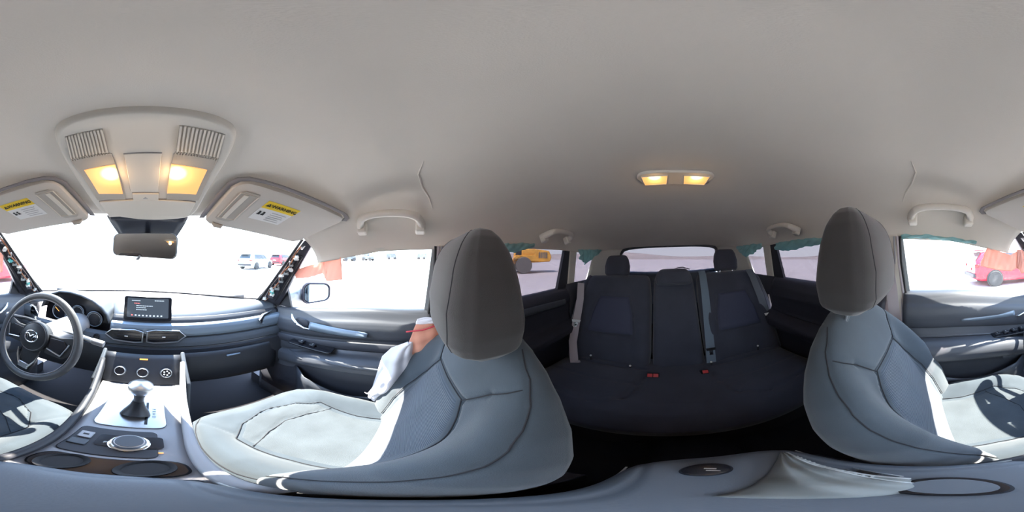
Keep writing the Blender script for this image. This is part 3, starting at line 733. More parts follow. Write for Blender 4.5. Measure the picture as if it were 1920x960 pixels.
for nm, bez, lens, fr, sl_ in (
    ('driver', [(133, 301), (210, 287), (236, 374), (183, 374)], [(157, 316), (216, 306), (231, 361), (185, 361)], [(130, 297), (207, 286), (211, 299), (138, 308)], [(121, 256), (193, 241), (204, 284), (131, 297)]),
    ('passenger', [(325, 287), (409, 300), (372, 375), (312, 374)], [(321, 305), (389, 316), (368, 362), (313, 360)], [(327, 284), (411, 297), (405, 309), (324, 299)], [(336, 234), (423, 252), (411, 295), (330, 282)])):
    bz = pslab(bez, 'grille_plastic', oc, 'lamp_bezel', .0005, .0015)
    c = CP(*( (207, 325) if nm == 'driver' else (331, 324)), .003)
    lens_o = pslab(lens, None, bz, 'lamp_lens', .002, .003)
    lens_o.data.materials.append(lens_mat('lens_'+nm, c, .055))
    # louvres: each slat its own piece
    a0, a1, b1, b0 = [CP(*p) for p in sl_]
    nsl = 12
    gr = pslab(sl_, 'grille_plastic', oc, 'louvre_recess', .0002, .0006, 0)
    for k in range(nsl):
        t = (k+.5)/nsl; p = a0.lerp(a1, t); q = b0.lerp(b1, t); hwid = (a1-a0).length/nsl*.27
        e = (a1-a0).normalized()*hwid; p.z = zcon(p.x, p.y)-.0006; q.z = zcon(q.x, q.y)-.0006
        MB().prism([p-e, p+e, q+e, q-e], (0, 0, -.0032)).build('slat', 'cream_plastic', gr)
    a0, a1, b1, b0 = [CP(*p) for p in fr]
    mb = MB()
    for k in range(16):
        t = (k+.5)/16; p = a0.lerp(a1, t); q = b0.lerp(b1, t); e = (a1-a0).normalized()*(a1-a0).length/16*.25
        p.z = zcon(p.x, p.y); q.z = zcon(q.x, q.y); mb.prism([p-e, p+e, q+e, q-e], (0, 0, -.003))
    tag(mb.build('fine_ribs', 'grille_plastic', bz), kind='stuff')
    ld = bpy.data.lights.new('map_lamp_glow', 'POINT'); ld.energy = .12; ld.color = (1, .6, .25); ld.shadow_soft_size = .015
    lo_ = bpy.data.objects.new('map_lamp_glow', ld); COL.objects.link(lo_); lo_.location = c+Vector((0, 0, -.012))

# ------------------------------------------------------------------ sun visors
def visor(sx, who, stick):
    A = Vector((sx*.178, .503, 1.118)); B = Vector((sx*.505, .405, 1.072)); C_ = Vector((sx*.545, .215, 1.150)); D = Vector((sx*.215, .335, 1.203))
    c = (A+B+C_+D)/4
    v = thing('sun_visor', 'beige sun visor above the %s with a yellow-headed warning label' % who, 'sun visor', c)
    nrm = (B-A).cross(D-A).normalized()
    if nrm.z > 0: nrm = -nrm
    f = lambda u, w: A*(1-u)*(1-w)+B*u*(1-w)+C_*u*w+D*(1-u)*w
    body = MB(); W = (B-A).length; H = (D-A).length
    out = [(x/W, y/H) for x, y in rrect(.028, 6, W, H)]
    # pillow shaped: outline loops
    loops = [(1.0, -.009), (1.0, .0), (.975, .007), (.93, .009), (.5, .010)]
    idx = []
    for k, h in loops:
        idx.append(body.pts([f(.5+(a-.5)*k if k < 1 else a, .5+(b-.5)*k if k < 1 else b)+nrm*h for a, b in out]))
    n = len(out)
    for i, j in zip(idx, idx[1:]):
        for q in range(n): body.f.append([i+q, i+(q+1) % n, j+(q+1) % n, j+q])
    body.f.append([idx[0]+q for q in range(n)]); body.f.append([idx[-1]+q for q in range(n)])
    body.build('panel', 'visor_cloth', v)
    g = lambda u, w, h=.010: f(u, w)+nrm*h
    # grey band painted for the shade between visor edge and headliner
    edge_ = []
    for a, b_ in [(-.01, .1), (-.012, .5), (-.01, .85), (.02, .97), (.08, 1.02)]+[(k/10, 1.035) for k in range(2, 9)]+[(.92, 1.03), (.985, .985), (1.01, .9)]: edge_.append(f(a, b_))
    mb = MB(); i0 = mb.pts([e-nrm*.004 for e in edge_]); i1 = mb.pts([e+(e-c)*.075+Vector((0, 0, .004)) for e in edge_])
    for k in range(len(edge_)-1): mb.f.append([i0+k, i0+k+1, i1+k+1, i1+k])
    mb.build('recess_shade_band', 'gap_shade_grey', v, solid=.004)
    # vanity mirror cover with a finger groove
    mc = MB().prism([g(a, b) for a, b in ((.06, .22), (.06, .78), (.10, .86), (.205, .86), (.225, .78), (.225, .25), (.19, .18), (.09, .18))], nrm*.003).build('mirror_cover', 'grille_plastic', v, bevel=.0012)  # darker plastic puts the recess shading into the cover's colour
    MB().prism([g(a, b, .0132) for a, b in ((.105, .25), (.105, .80), (.145, .80), (.145, .25))], nrm*.0028).build('slide_ridge', 'cream_plastic', mc, bevel=.001)
    MB().tube([g(a, b, .0135) for a, b in ((.075, .25), (.075, .82), (.21, .82), (.215, .25))], .0018, 6, closed=True).build('cover_rim', 'cream_plastic', mc)
    # label
    u0, u1 = (.30, .58)
    lb = MB().prism([g(u0, .36, .0105), g(u1, .36, .0105), g(u1, .78, .0105), g(u0, .78, .0105)], nrm*.0006).build('warning_label', 'label_white', v)
    MB().prism([g(u0, .64, .0112), g(u1, .64, .0112), g(u1, .80, .0112), g(u0, .80, .0112)], nrm*.0004).build('label_header', 'label_yellow', lb)
    ux = (g(u1, .72)-g(u0, .72))*(1 if sx > 0 else -1); uy = g(.44, .80)-g(.44, .45)
    org = lambda a, b: g(a, b, .0122)
    # text runs left to right as read from inside the cabin looking forward
    m_ = lambda a: a if sx > 0 else u0+u1-a
    text('WARNING', .0160, org(m_(u0+.168), .718)+nrm*.0005, ux, uy, 'print_black', lb, .0006)
    p = org(m_(u0+.035), .72); ex_ = ux.normalized(); ey_ = uy.normalized()
    MB().prism([p+ex_*-.0075+ey_*-.006, p+ex_*.0075+ey_*-.006, p+ey_*.0075], nrm*.0003).build('warning_triangle', 'print_black', lb)
    text('!', .009, p+nrm*.0005-ey_*.001, ux, uy, 'label_yellow', lb, .0002)
    mb = MB()
    for k in range(5):
        q0 = org(m_(u0+.12), .58-.045*k); mb.prism([q0, q0+ex_*(.045-.006*(k % 2)), q0+ex_*(.045-.006*(k % 2))+ey_*.0025, q0+ey_*.0025], nrm*.0003)
    mb.build('fine_print', 'print_grey', lb)
    for k in range(2):
        q0 = org(m_(u0+.03+.035*k), .52)
        mb = MB().lathe([(.0035, 0), (.0035, .0004), (.001, .0005)], q0+ey_*.007, nrm, 10); mb.prism([q0-ex_*.004-ey_*.006, q0+ex_*.005-ey_*.006, q0+ex_*.004+ey_*.003, q0-ex_*.002+ey_*.004], nrm*.0004)
        mb.build('pictogram', 'print_black', lb)
    # hook clip near the console
    hk = A.lerp(B, .13)+nrm*.006+Vector((0, -.012, -.001))
    MB().tube([hk+Vector((sx*-.018, 0, .006)), hk+Vector((sx*-.010, 0, -.002)), hk+Vector((sx*.010, 0, -.004)), hk+Vector((sx*.018, -.002, .004))], [.004, .0075, .0075, .004], 10, flat=.8).build('hook', 'grille_plastic', v)
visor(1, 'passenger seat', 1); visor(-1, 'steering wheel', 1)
# shade behind the visors is painted by the grey bands above
# ------------------------------------------------------------------ interior mirror
rm = thing('rear_view_mirror', 'frameless looking rounded interior mirror hanging in front of the dark shade band', 'mirror', (-.005, .60, 1.07))
ML = P(212, 458, y=.60); MR = P(333, 462, y=.572); c = (ML+MR)/2; ex_ = (MR-ML).normalized(); W = (MR-ML).length
nv = Vector((ex_.y, -ex_.x, 0)).normalized()
if nv.y > 0: nv = -nv
nv = (nv+Vector((-.05, 0, .05))).normalized()
ez_ = nv.cross(ex_).normalized()
if ez_.z < 0: ez_ = -ez_
H = .088
def mo(k, off=0): return [c+ex_*((x-.5*W)*k)+ez_*((y-.5*H)*k*(1-.12*((.5*W-x)/W)))+nv*off for x, y in rrect(.022, 7, W, H)]
mb = MB(); i0 = mb.pts(mo(.80, -.022)); i1 = mb.pts(mo(1.0, -.006)); i2 = mb.pts(mo(1.0, .002)); i3 = mb.pts(mo(.97, .004)); i4 = mb.pts(mo(.955, .002)); n = len(mo(1))
for a, b in ((i0, i1), (i1, i2), (i2, i3), (i3, i4)):
    for q in range(n): mb.f.append([a+q, a+(q+1) % n, b+(q+1) % n, b+q])
mb.f.append([i0+q for q in range(n)])
mb.build('mirror_housing', 'mirror_case', rm)
MB().prism(mo(.955, .0022), nv*.0006).build('mirror_glass', 'mirror', rm, smooth=False)
tb = c-ez_*.040+nv*.004-ex_*.012
MB().tube([tb, tb+Vector((-.006, -.004, -.010)), tb+Vector((-.013, -.006, -.013))], [.005, .006, .003], 8).build('dimming_tab', 'mirror_case', rm)
MB().tube([c-nv*.022, c-nv*.05+Vector((0, 0, .03)), Vector((0, .66, 1.10))], [.012, .010, .016], 12).build('stem', 'gloss_black', rm)

# ------------------------------------------------------------------ grab handles
def grab(sx, y0, y1, label, z=1.128, x=.585):
    c = Vector((sx*x, (y0+y1)/2, z+.03))
    g = thing('grab_handle', label, 'grab handle', c, 'grab handles along the roof sides')
    L = y1-y0
    path = []; zz = lambda y: z+.035*sin(pi*(y-y0)/L)**.5
    xs = x-.045
    pts = [(sx*(x+.030), y0+.004, z-.012), (sx*(x-.005), y0+.006, z+.004), (sx*(xs+.004), y0+.022, z+.020), (sx*xs, y0+.055, z+.028), (sx*xs, (y0+y1)/2, z+.031), (sx*xs, y1-.055, z+.028), (sx*(xs+.004), y1-.022, z+.020), (sx*(x-.005), y1-.006, z+.004), (sx*(x+.030), y1-.004, z-.012)]
    MB().tube(pts, [.019, .019, .017, .0145, .0145, .0145, .017, .019, .019], 12, flat=.8).build('bar', 'cream_plastic', g, sub=1)
    for yy in (y0+.012, y1-.012):
        MB().box((sx*(x+.010)-.016, yy-.017, z-.030), (sx*(x+.010)+.016, yy+.017, z+.016), Matrix.Rotation(sx*.35, 3, 'Y')).build('mount_cap', 'cream_plastic', g, bevel=.006)
    return g
grab(1, -.045, .185, 'front grab handle above the passenger door')
grab(-1, -.05, .19, 'front grab handle above the driver door')
grab(1, -.83, -.60, 'rear grab handle above the window showing the yellow loader', z=1.120, x=.59)
grab(-1, -.83, -.60, 'rear grab handle behind the taller driver headrest', z=1.120, x=.59)

# ------------------------------------------------------------------ rear dome lamp
dl = thing('dome_lamp', 'long beige dome lamp with two lit amber lenses in mid ceiling', 'ceiling lamp', (-.008, -.52, 1.27))
zf = lambda x, y: zroof(x, y)-.010
yc = -.515
mb = MB(); o = [(x-.008-.122, yc-.045+y) for x, y in rrect(.035, 6, .244, .090)]
o = [(x*(1.0 if y > yc else .93), y) for x, y in o]
mb.prism([(x, y, zroof(x, y)+.001) for x, y in o], (0, 0, -.011)); mb.build('housing', 'cream_plastic', dl, bevel=.004)
for x0, x1, nm in ((-.112, -.032, 'rear_left'), (.018, .098, 'rear_right')):
    oo = [(x0+.004, yc-.034), (x1-.004, yc-.034), (x1, yc+.024), (x0, yc+.024)]
    le = MB().prism([(x, y, zf(x, y)+.001) for x, y in oo], (0, 0, -.003)).build('lamp_lens', None, dl, bevel=.002)
    le.data.materials.append(lens_mat('lens_'+nm, ((x0+x1)/2, yc+.018, zf(0, yc)-.003), .05))
    MB().tube([(x, y, zf(x, y)-.0015) for x, y in oo], .0016, 6, closed=True).build('lens_rim', 'cream_plastic', le)
    ld = bpy.data.lights.new('dome_lamp_glow', 'POINT'); ld.energy = .05; ld.color = (1, .6, .25); ld.shadow_soft_size = .015
    q = bpy.data.objects.new('dome_lamp_glow', ld); COL.objects.link(q); q.location = ((x0+x1)/2, yc, 1.245)

# ------------------------------------------------------------------ front seats
KS = .385; ET = Vector((0, -KS, 1)).normalized(); EN = Vector((0, 1, KS)).normalized()
def front_seat(sx, who, label, dy=0, dzh=0, dyh=0, w_extra=0):
    X = sx*.355
    s = thing('front_seat', label, 'car seat', (X, .10+dy, .0))
    O = Vector((X, .199-KS*.30+dy, .30))          # lies on the seatback plane, z = .30
    L = lambda z: (z-.30)/ET.z
    WT = [(L(.30), .235), (L(.38), .25), (L(.5), .262), (L(.6), .262), (L(.66), .250), (L(.72), .228), (L(.78), .195), (L(.82), .160), (L(.85), .118), (L(.868), .07), (L(.876), .03)]
    Tm = L(.876)
    def hw(t): return interp([(L(.33), .155), (L(.45), .160), (L(.54), .155), (L(.62), .136), (L(.68), .108), (L(.715), .085)], t)
    tt = L(.715)
    ek = lambda t: .87+.075*smooth(L(.40), L(.78), t)
    def F(x, t, g=True):
        a = interp([(0, .062), (L(.45), .082), (L(.60), .070), (L(.72), .040), (L(.80), .016), (L(.87), 0)], t)
        n = a*smooth(.12, .225, abs(x))-.012*smooth(L(.72), L(.87), t)+.012*sin(pi*min(1, t/L(.80)))*(1-abs(x)/.26)
        if g:
            d = max(abs(x)-hw(t), t-tt); n += groove(d, .006, .008)
            n += groove(segd(abs(x), t, .088, tt, .128, L(.765)), .005, .006)
            n += groove(segd(abs(x), t, .128, L(.765), .158, L(.792)), .005, .004)
            wv = interp(WT, t); n += groove(abs(x)-wv*ek(t), .004, .005)
        return n
    def Bk(x, t): return interp([(0, -.055), (L(.5), -.080), (L(.72), -.105), (L(.83), -.085), (Tm, -.05)], t)
    cap = lambda t: max(0.0, 1-max(0, (t-L(.70))/(Tm-L(.70)))**4)**.5
    b = pillow('backrest', O, ET, EN, (0, Tm), lambda t: interp(WT, t), F, Bk, 'seat_cloth', s, nf=110, nb=20, nt_=110, pe=7, capk=cap, mid=lambda t: interp([(0, -.01), (L(.6), -.025), (L(.75), -.055), (Tm, -.065)], t))
    mid_ = lambda t: interp([(0, -.01), (L(.6), -.025), (L(.75), -.055), (Tm, -.065)], t)
    def bs(x, t):
        W_ = interp(WT, t); e = max(0, 1-abs(x/W_)**7)**.5*cap(t); m_ = mid_(t)
        return O+Vector((x, 0, 0))+ET*t+EN*(m_+(F(x, t, False)-m_)*e-.0015)
    def seam(pts, fn, par, n_=12):
        q_ = []
        for (a, b_), (c_, d_) in zip(pts, pts[1:]):
            for k in range(n_): q_.append(fn(lerp(a, c_, k/n_), lerp(b_, d_, k/n_)))
        q_.append(fn(*pts[-1])); MB().tube(q_, .0013, 6).build('seam', 'seam_thread', par)
    tl = [L(.34), L(.45), L(.54), L(.62), L(.68), tt]
    seam([(-hw(t), t) for t in tl]+[(hw(t), t) for t in tl[::-1]], bs, b, 8)
    for q in (-1, 1):
        seam([(q*.088, tt), (q*.128, L(.765)), (q*.152, L(.785)), (q*.163, L(.797))], bs, b)
        ts = [L(.34)+k*(L(.85)-L(.34))/14 for k in range(15)]
        seam([(q*interp(WT, t)*ek(t), t) for t in ts], bs, b, 3)
    # ribbed insert lying in the backrest
    def ins(u, v):
        t = lerp(L(.335), tt-.004, v); h = hw(t)-.005; x = lerp(-h, h, u)
        e = (1-abs(2*u-1)**14)*(1-max(0, (v-.96)*25)**2)
        return O+Vector((1, 0, 0))*x+ET*t+EN*(F(x, t, False)*1.0+lerp(-.006, .0028, max(0, e)))
    MB().grid(ins, 40, 50).build('backrest_insert', 'seat_insert', b, keep_sharp=80)
    # cushion
    CO = Vector((X, dy, .0)); w_ = [(-.08, .22), (.0, .235), (.05, .245), (.15, .258), (.28, .255), (.36, .240), (.41, .215), (.445, .175), (.462, .135), (.475, .07)]
    def CF(x, y, g=True):
        base = interp([(-.08, .30), (.05, .315), (.2, .328), (.33, .350), (.40, .352), (.44, .335), (.475, .30)], y)
        a = interp([(-.08, .01), (.05, .045), (.18, .058), (.30, .045), (.40, .010), (.46, 0)], y)
        n = base+a*smooth(.12, .205, abs(x))
        if g:
            hwc = interp([(.0, .14), (.15, .135), (.28, .15), (.34, .10), (.375, .0)], y)
            if y < .378: n += groove(abs(x)-hwc, .006, .006)
            n += groove(segd(abs(x), y, 0, .30, .12, .255), .005, .005)
            n += groove(segd(abs(x), y, .14, .30, .20, .40), .005, .005)
            n += groove(abs(x)-interp(w_, y)*.88, .005, .005)
        return n
    CB = lambda x, y: .20
    cu = pillow('cushion', CO, (0, 1, 0), (0, 0, 1), (-.08, .475), lambda t: interp(w_, t), CF, CB, 'seat_cloth', s, nf=90, nb=8, nt_=90, pe=7, capk=lambda t: max(0, 1-max(0, (t-.36)/(.475-.36))**4)**.5, mid=lambda t: interp([(-.08, .26), (.47, .275)], t))
    cm = lambda t: interp([(-.08, .26), (.47, .275)], t)
    def cs(x, y):
        e = max(0, 1-abs(x/interp(w_, y))**7)**.5*max(0, 1-max(0, (y-.36)/.115)**4)**.5
        return CO+Vector((x, y, cm(y)+(CF(x, y, False)-cm(y))*e-.001))
    hwc_ = [(.0, .14), (.15, .135), (.28, .15), (.34, .10), (.372, .02)]
    seam([(-x, y) for y, x in hwc_]+[(x, y) for y, x in hwc_[::-1]], cs, cu, 8)
    seam([(-.14, .235), (-.07, .275), (0, .292), (.07, .275), (.14, .235)], lambda x, y: cs(x, y)+Vector((0, 0, .0012)), cu, 8)
    for q in (-1, 1): seam([(q*interp(w_, y)*.885, y) for y in [.02+.04*k for k in range(11)]], cs, cu, 3)
    def cins(u, v):
        y = lerp(.0, .36, v); h = interp([(.0, .14), (.15, .135), (.28, .15), (.34, .10), (.375, .0)], y)-.006; x = lerp(-h, h, u)
        return CO+Vector((x, y, CF(x, y, True)+lerp(-.003, .0015, 1-abs(2*u-1)**14)))
    MB().grid(cins, 40, 40).build('cushion_insert', 'seat_insert_flat', cu, keep_sharp=80)
    # base, side shields, rails
    MB().prism([(X-.22, -.06+dy, .24), (X-.22, .40+dy, .24), (X-.22, .36+dy, .13), (X-.22, -.10+dy, .13)], (.44, 0, 0)).build('seat_base', 'dash_dark', s, bevel=.02)
    for q in (-1, 1):
        MB().box((X+q*.18-.02, -.18+dy, 0), (X+q*.18+.02, .42+dy, .135)).build('rail', 'steel_dark', s, bevel=.005)
    MB().prism([(X-sx*-.245, -.10+dy, .16), (X+sx*.245, .33+dy, .16), (X+sx*.245, .36+dy, .25), (X+sx*.245, -.05+dy, .29), (X+sx*.245, -.12+dy, .30)], (sx*.02, 0, 0)).build('side_shield', 'dash_dark', s, bevel=.006)
    # headrest
    hz = .836+dzh; HO_ = Vector((X, -.112+dy+dyh, hz)); et = Vector((0, -.04, 1)).normalized(); en = Vector((0, 1, .04)).normalized()
    HW = [(0, .100), (.006, .112), (.02, .124), (.06, .133), (.11, .135), (.16, .133), (.20, .124), (.225, .112), (.238, .100), (.245, .080)]
    def HF(x, t):
        return interp([(0, .050), (.04, .068), (.10, .072), (.17, .062), (.22, .048), (.245, .04)], t)-.2*x*x+groove(abs(x)-interp(HW, t)*.965, .0025, .004)
    def HB(x, t): return interp([(0, -.050), (.03, -.066), (.08, -.068), (.14, -.056), (.19, -.042), (.245, -.025)], t)
    HK = .93
    h = pillow('headrest', HO_, et, en, (0, .245*HK), lambda t: interp(HW, t/HK), lambda x, t: HF(x, t/HK), lambda x, t: HB(x, t/HK), 'headrest_cloth', s, nf=140, nt_=80, se=4.6, capk=lambda t: (.60+.40*smooth(0, .022, t))*max(0, 1-max(0, (t-.158)/.0703)**3)**.5)
    for q in (-1, 1):
        q_ = []
        for k in range(25):
            t = lerp(.012, .225, k/24); W_ = interp(HW, t/HK); mm_ = (HF(0, t/HK)+HB(0, t/HK))/2; kc = (.60+.40*smooth(0, .022, t))*max(0, 1-max(0, (t-.158)/.0703)**3)**.5
            a_ = math.radians(52); rr = (abs(cos(a_))**4.6+abs(sin(a_))**4.6)**(-1/4.6)
            q_.append(HO_+Vector((q*W_*rr*cos(a_), 0, 0))+et*t+en*(mm_+(HF(W_*.8, t/HK)-mm_)*rr*sin(a_)*kc))
        MB().tube(q_, .0014, 6).build('seam', 'seam_thread', h)
        p0 = Vector((X+q*.062, -.165+dy, .80)); p1 = HO_+Vector((q*.062, .0, .03))
        MB().tube([p0, p1], .0065, 12).build('post', 'chrome', h)
        MB().lathe([(.014, 0), (.013, .006), (.008, .008)], Vector((X+q*.062, -.158+dy, .866)), et, 16).build('post_guide', 'rubber', h)
    return s
front_seat(1, 'passenger', 'grey cloth front passenger seat with a sunlit cushion, its headrest pushed low', 0, -.008, 0)
front_seat(-1, 'driver', 'grey cloth driver seat behind the steering wheel with its headrest raised', -.015, .030, -.020)

# ------------------------------------------------------------------ centre console
cc = thing('centre_console', 'centre console with gear lever, control dial and cup holders between the front seats', 'console', (0, .3, 0))
def ctop(u, v):
    y = lerp(.05, .56, v); hw_ = interp([(.05, .082), (.2, .088), (.4, .108), (.56, .135)], y)
    z = interp([(.05, .492), (.25, .492), (.40, .484), (.50, .462), (.56, .430)], y)
    return (lerp(-hw_, hw_, u), y, z)
MB().grid(ctop, 12, 24).build('top_panel', 'console_grey', cc, solid=.01)
for sx in (-1, 1):
    def rail(u, v):
        y = lerp(.04, .60, v); hw_ = interp([(.04, .082), (.2, .090), (.4, .112), (.60, .145)], y); a = pi*u
        zt = interp([(.04, .505), (.3, .515), (.5, .53), (.60, .54)], y)
        if u < .3: return (sx*(hw_-.004), y, lerp(.48, zt, u/.3))
        if u < .6: return (sx*lerp(hw_-.004, hw_+.014, (u-.3)/.3), y, zt+.004*sin(pi*(u-.3)/.3))
        return (sx*(hw_+.014), y, lerp(zt, .02, (u-.6)/.4))
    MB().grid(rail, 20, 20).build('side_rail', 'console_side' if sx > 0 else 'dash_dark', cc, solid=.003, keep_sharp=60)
# shifter gate plate, boot, lever
gp = MB().prism([(x-.070, y+.285, .4905) for x, y in rrect(.018, 5, .140, .135)], (0, 0, .004)).build('gate_plate', 'brushed', cc, bevel=.0015)
MB().prism([(.028, .30, .4945), (.034, .30, .4945), (.034, .40, .4945), (.028, .40, .4945)], (0, 0, .001)).build('gate_slot', 'gloss_black', gp)
text('P R N D', .012, (.046, .35, .4955), (0, -1, 0), (1, 0, 0), 'print_grey', gp, .0002)
gl = thing('gear_lever', 'gear lever with a bright silver capped knob and dark boot on the console', 'gear lever', (.008, .36, .49))
MB().tube([(.006, .345, .492), (.007, .355, .505), (.008, .363, .525), (.009, .368, .545)], [.034, .028, .018, .013], 20).build('boot', 'leather_dark', gl)
MB().tube([(.009, .366, .535), (.010, .372, .560), (.011, .376, .585)], [.012, .013, .018], 16).build('stem', 'leather', gl)
MB().lathe([(.016, -.024), (.025, -.012), (.031, .004), (.030, .014), (.021, .022), (.001, .025)], (.011, .378, .600), (0, .1, 1), 28).build('knob', 'brushed', gl)
# switch cluster behind lever
bk = MB().prism([(x-.078, y+.172, .4905) for x, y in rrect(.012, 4, .130, .098)], (0, 0, .005)).build('switch_panel', 'dash_dark', cc, bevel=.002)
cdl = MB().lathe([(.030, 0), (.030, .004), (.027, .006)], (.012, .222, .4955), (0, 0, 1), 36).build('dial_ring', 'chrome', cc)
MB().lathe([(.025, .004), (.0245, .016), (.022, .019), (.001, .019)], (.012, .222, .4955), (0, 0, 1), 36).build('control_dial', 'brushed', cdl)
MB().lathe([(.0205, .017), (.020, .0205), (.001, .0205)], (.012, .222, .4955), (0, 0, 1), 32).build('dial_cap', 'dash_soft', cdl)
MB().prism([(.012+x-.048, .205+y, .4955) for x, y in rrect(.008, 4, .096, .042)], (0, 0, .002)).build('dial_button_ring', 'gloss_black', cc)
for (x0, x1, y0, y1, mm) in ((-.070, -.046, .224, .248, 'console_side'), (-.074, -.044, .198, .218, 'dash_soft'), (-.024, -.018, .215, .222, 'print_grey')):
    MB().box((x0, y0, .495), (x1, y1, .500)).build('console_switch', mm, cc, bevel=.002)
MB().box((-.063, .234, .500), (-.053, .239, .5008)).build('switch_mark', 'print_black', cc)
MB().box((.052, .19, .4945), (.058, .193, .4955)).build('indicator', 'amber', cc)
# oval cup holder well
cw = MB().prism([(x-.078, .108+y, .4925) for x, y in rrect(.024, 8, .156, .056)], (0, 0, .006)).build('cup_holder_tray', 'gloss_black', cc, bevel=.003)
for x in (-.040, .040):
    MB().lathe([(.026, .0), (.030, .004), (.0295, .006), (.025, .0045), (.022, .001), (.001, .0008)], (x, .136, .4985), (0, 0, 1), 32, .82).build('cup_holder', 'rubber', cw)
MB().box((-.080, -.155, .0), (.080, .15, .46)).build('console_body', 'dash_dark', cc, bevel=.01)
# armrest lid
ar = thing('armrest', 'blue-grey padded armrest lid directly below the camera between the seats', 'armrest', (-.003, -.02, .50))
def AF(x, t): return .060-.22*x*x+groove(abs(x)-.066, .003, .004)+groove(abs(t-.115), .003, .003)
pillow('lid_pad', (-.003, -.02, .50), (0, 1, 0), (0, 0, 1), (-.135, .123), lambda t: .084*max(.05, 1-abs((t+.006)/.131)**8)**.5+.0, AF, lambda x, t: .0, 'armrest_vinyl', ar, nf=50, nb=8, nt_=60, pe=8, capk=lambda t: max(0, 1-abs((t+.006)/.1305)**8)**.5)
MB().box((-.082, -.150, .465), (.076, .098, .505)).build('lid_base', 'dash_dark', ar, bevel=.006)
MB().tube([(x-.003, y-.020, .545-.0) for x, y in [(a*.082, b*.122-.006) for a, b in [(cos(q)*min(1, abs(1/max(abs(cos(q)), .0001)))**0, sin(q)) for q in []]]] or [(-.085, -.13, .530), (-.085, .08, .530)], .0012, 6).build('edge_stitching', 'piping', ar)
MB().tube([(.079, -.13, .530), (.079, .08, .530)], .0012, 6).build('edge_stitching', 'piping', ar)

# things lying on the armrest
kf = thing('key_fob', 'dark oval key fob with silver marks at the rear end of the armrest', 'key fob', (.017, -.112, .556))
mb = MB(Matrix.Translation((.017, -.112, .560)) @ Matrix.Rotation(-.35, 4, 'Z')); q = []
mb.lathe([(.018, 0), (.021, .004), (.019, .009), (.013, .0115), (.001, .012)], (0, 0, 0), (0, 0, 1), 28, .80); mb.build('shell', 'gloss_black', kf)
XK = Matrix.Translation((.017, -.112, .560)) @ Matrix.Rotation(-.35, 4, 'Z')
MB(XK).box((-.007, -.003, .0112), (.002, .000, .0125)).build('button', 'brushed', kf)
MB(XK).box((-.010, .003, .0108), (.000, .005, .0122)).build('button', 'brushed', kf)
pk_ = thing('disc_lid', 'small round grey disc with a dark rim lying at the driver edge of the armrest', 'lid', (-.022, .012, .56))
MB().lathe([(.025, 0), (.026, .003), (.024, .006), (.021, .0065)], (-.022, .012, .5595), (0, 0, 1), 36).build('rim', 'gloss_black', pk_)
MB().lathe([(.0205, .004), (.020, .0075), (.001, .008)], (-.022, .012, .5595), (0, 0, 1), 32).build('face', 'armrest_vinyl', pk_)
br = thing('metal_clip', 'slim bright metal clip lying beside the driver edge of the armrest', 'clip', (-.052, -.030, .555))
MB().tube([(-.064, -.050, .562), (-.060, -.036, .564), (-.054, -.020, .564), (-.050, -.012, .563), (-.046, -.016, .563), (-.050, -.036, .563), (-.058, -.052, .562)], .0022, 8, flat=.6).build('wire', 'brushed', br)
MB().box((-.060, -.044, .559), (-.051, -.026, .5625), Matrix.Rotation(-.4, 3, 'Z')).build('plate', 'gloss_black', br, bevel=.001)
# grey cloth pouch slumped over the back of the armrest, below the lens
po = thing('cloth_pouch', 'crumpled grey-green cloth pouch with pale piping slumped on the armrest rear', 'pouch', (-.03, -.07, .56))
def pouch(u, v):
    a = lerp(-1, 1, u); b = lerp(0, 1, v)
    L_ = Vector((-.062, -.128)).lerp(Vector((.034, -.040)), b); R_ = Vector((-.066, -.122)).lerp(Vector((-.046, -.008)), b); q = R_.lerp(L_, (a+1)/2); x, y = q.x, q.y+.018*b*(1-a*a)
    h = .020*(1-a**4)*(sin(pi*min(1, b*1.0))**.4)+.003*sin(a*9+b*5)*(1-a*a)+.002*sin(b*17+a*3)
    return (x, y, .5625+max(0, h))
MB().grid(pouch, 36, 36).build('cloth', 'pouch', po, solid=.003)
MB().tube([Vector(pouch(.03, k/20))+Vector((0, 0, .001)) for k in range(21)], .0022, 8).build('piping', 'piping', po)
MB().tube([Vector(pouch(.14+.04*sin(k*.4), k/20))+Vector((0, 0, .001)) for k in range(21)], .0014, 6).build('piping', 'piping', po)
for k in range(14):
    p = Vector(pouch(.09, .15+k*.05))+Vector((-.001, 0, .001)); MB().box(p-Vector((.0022, .0009, .0008)), p+Vector((.0022, .0009, .0016))).build('zip_tooth', 'piping', po)

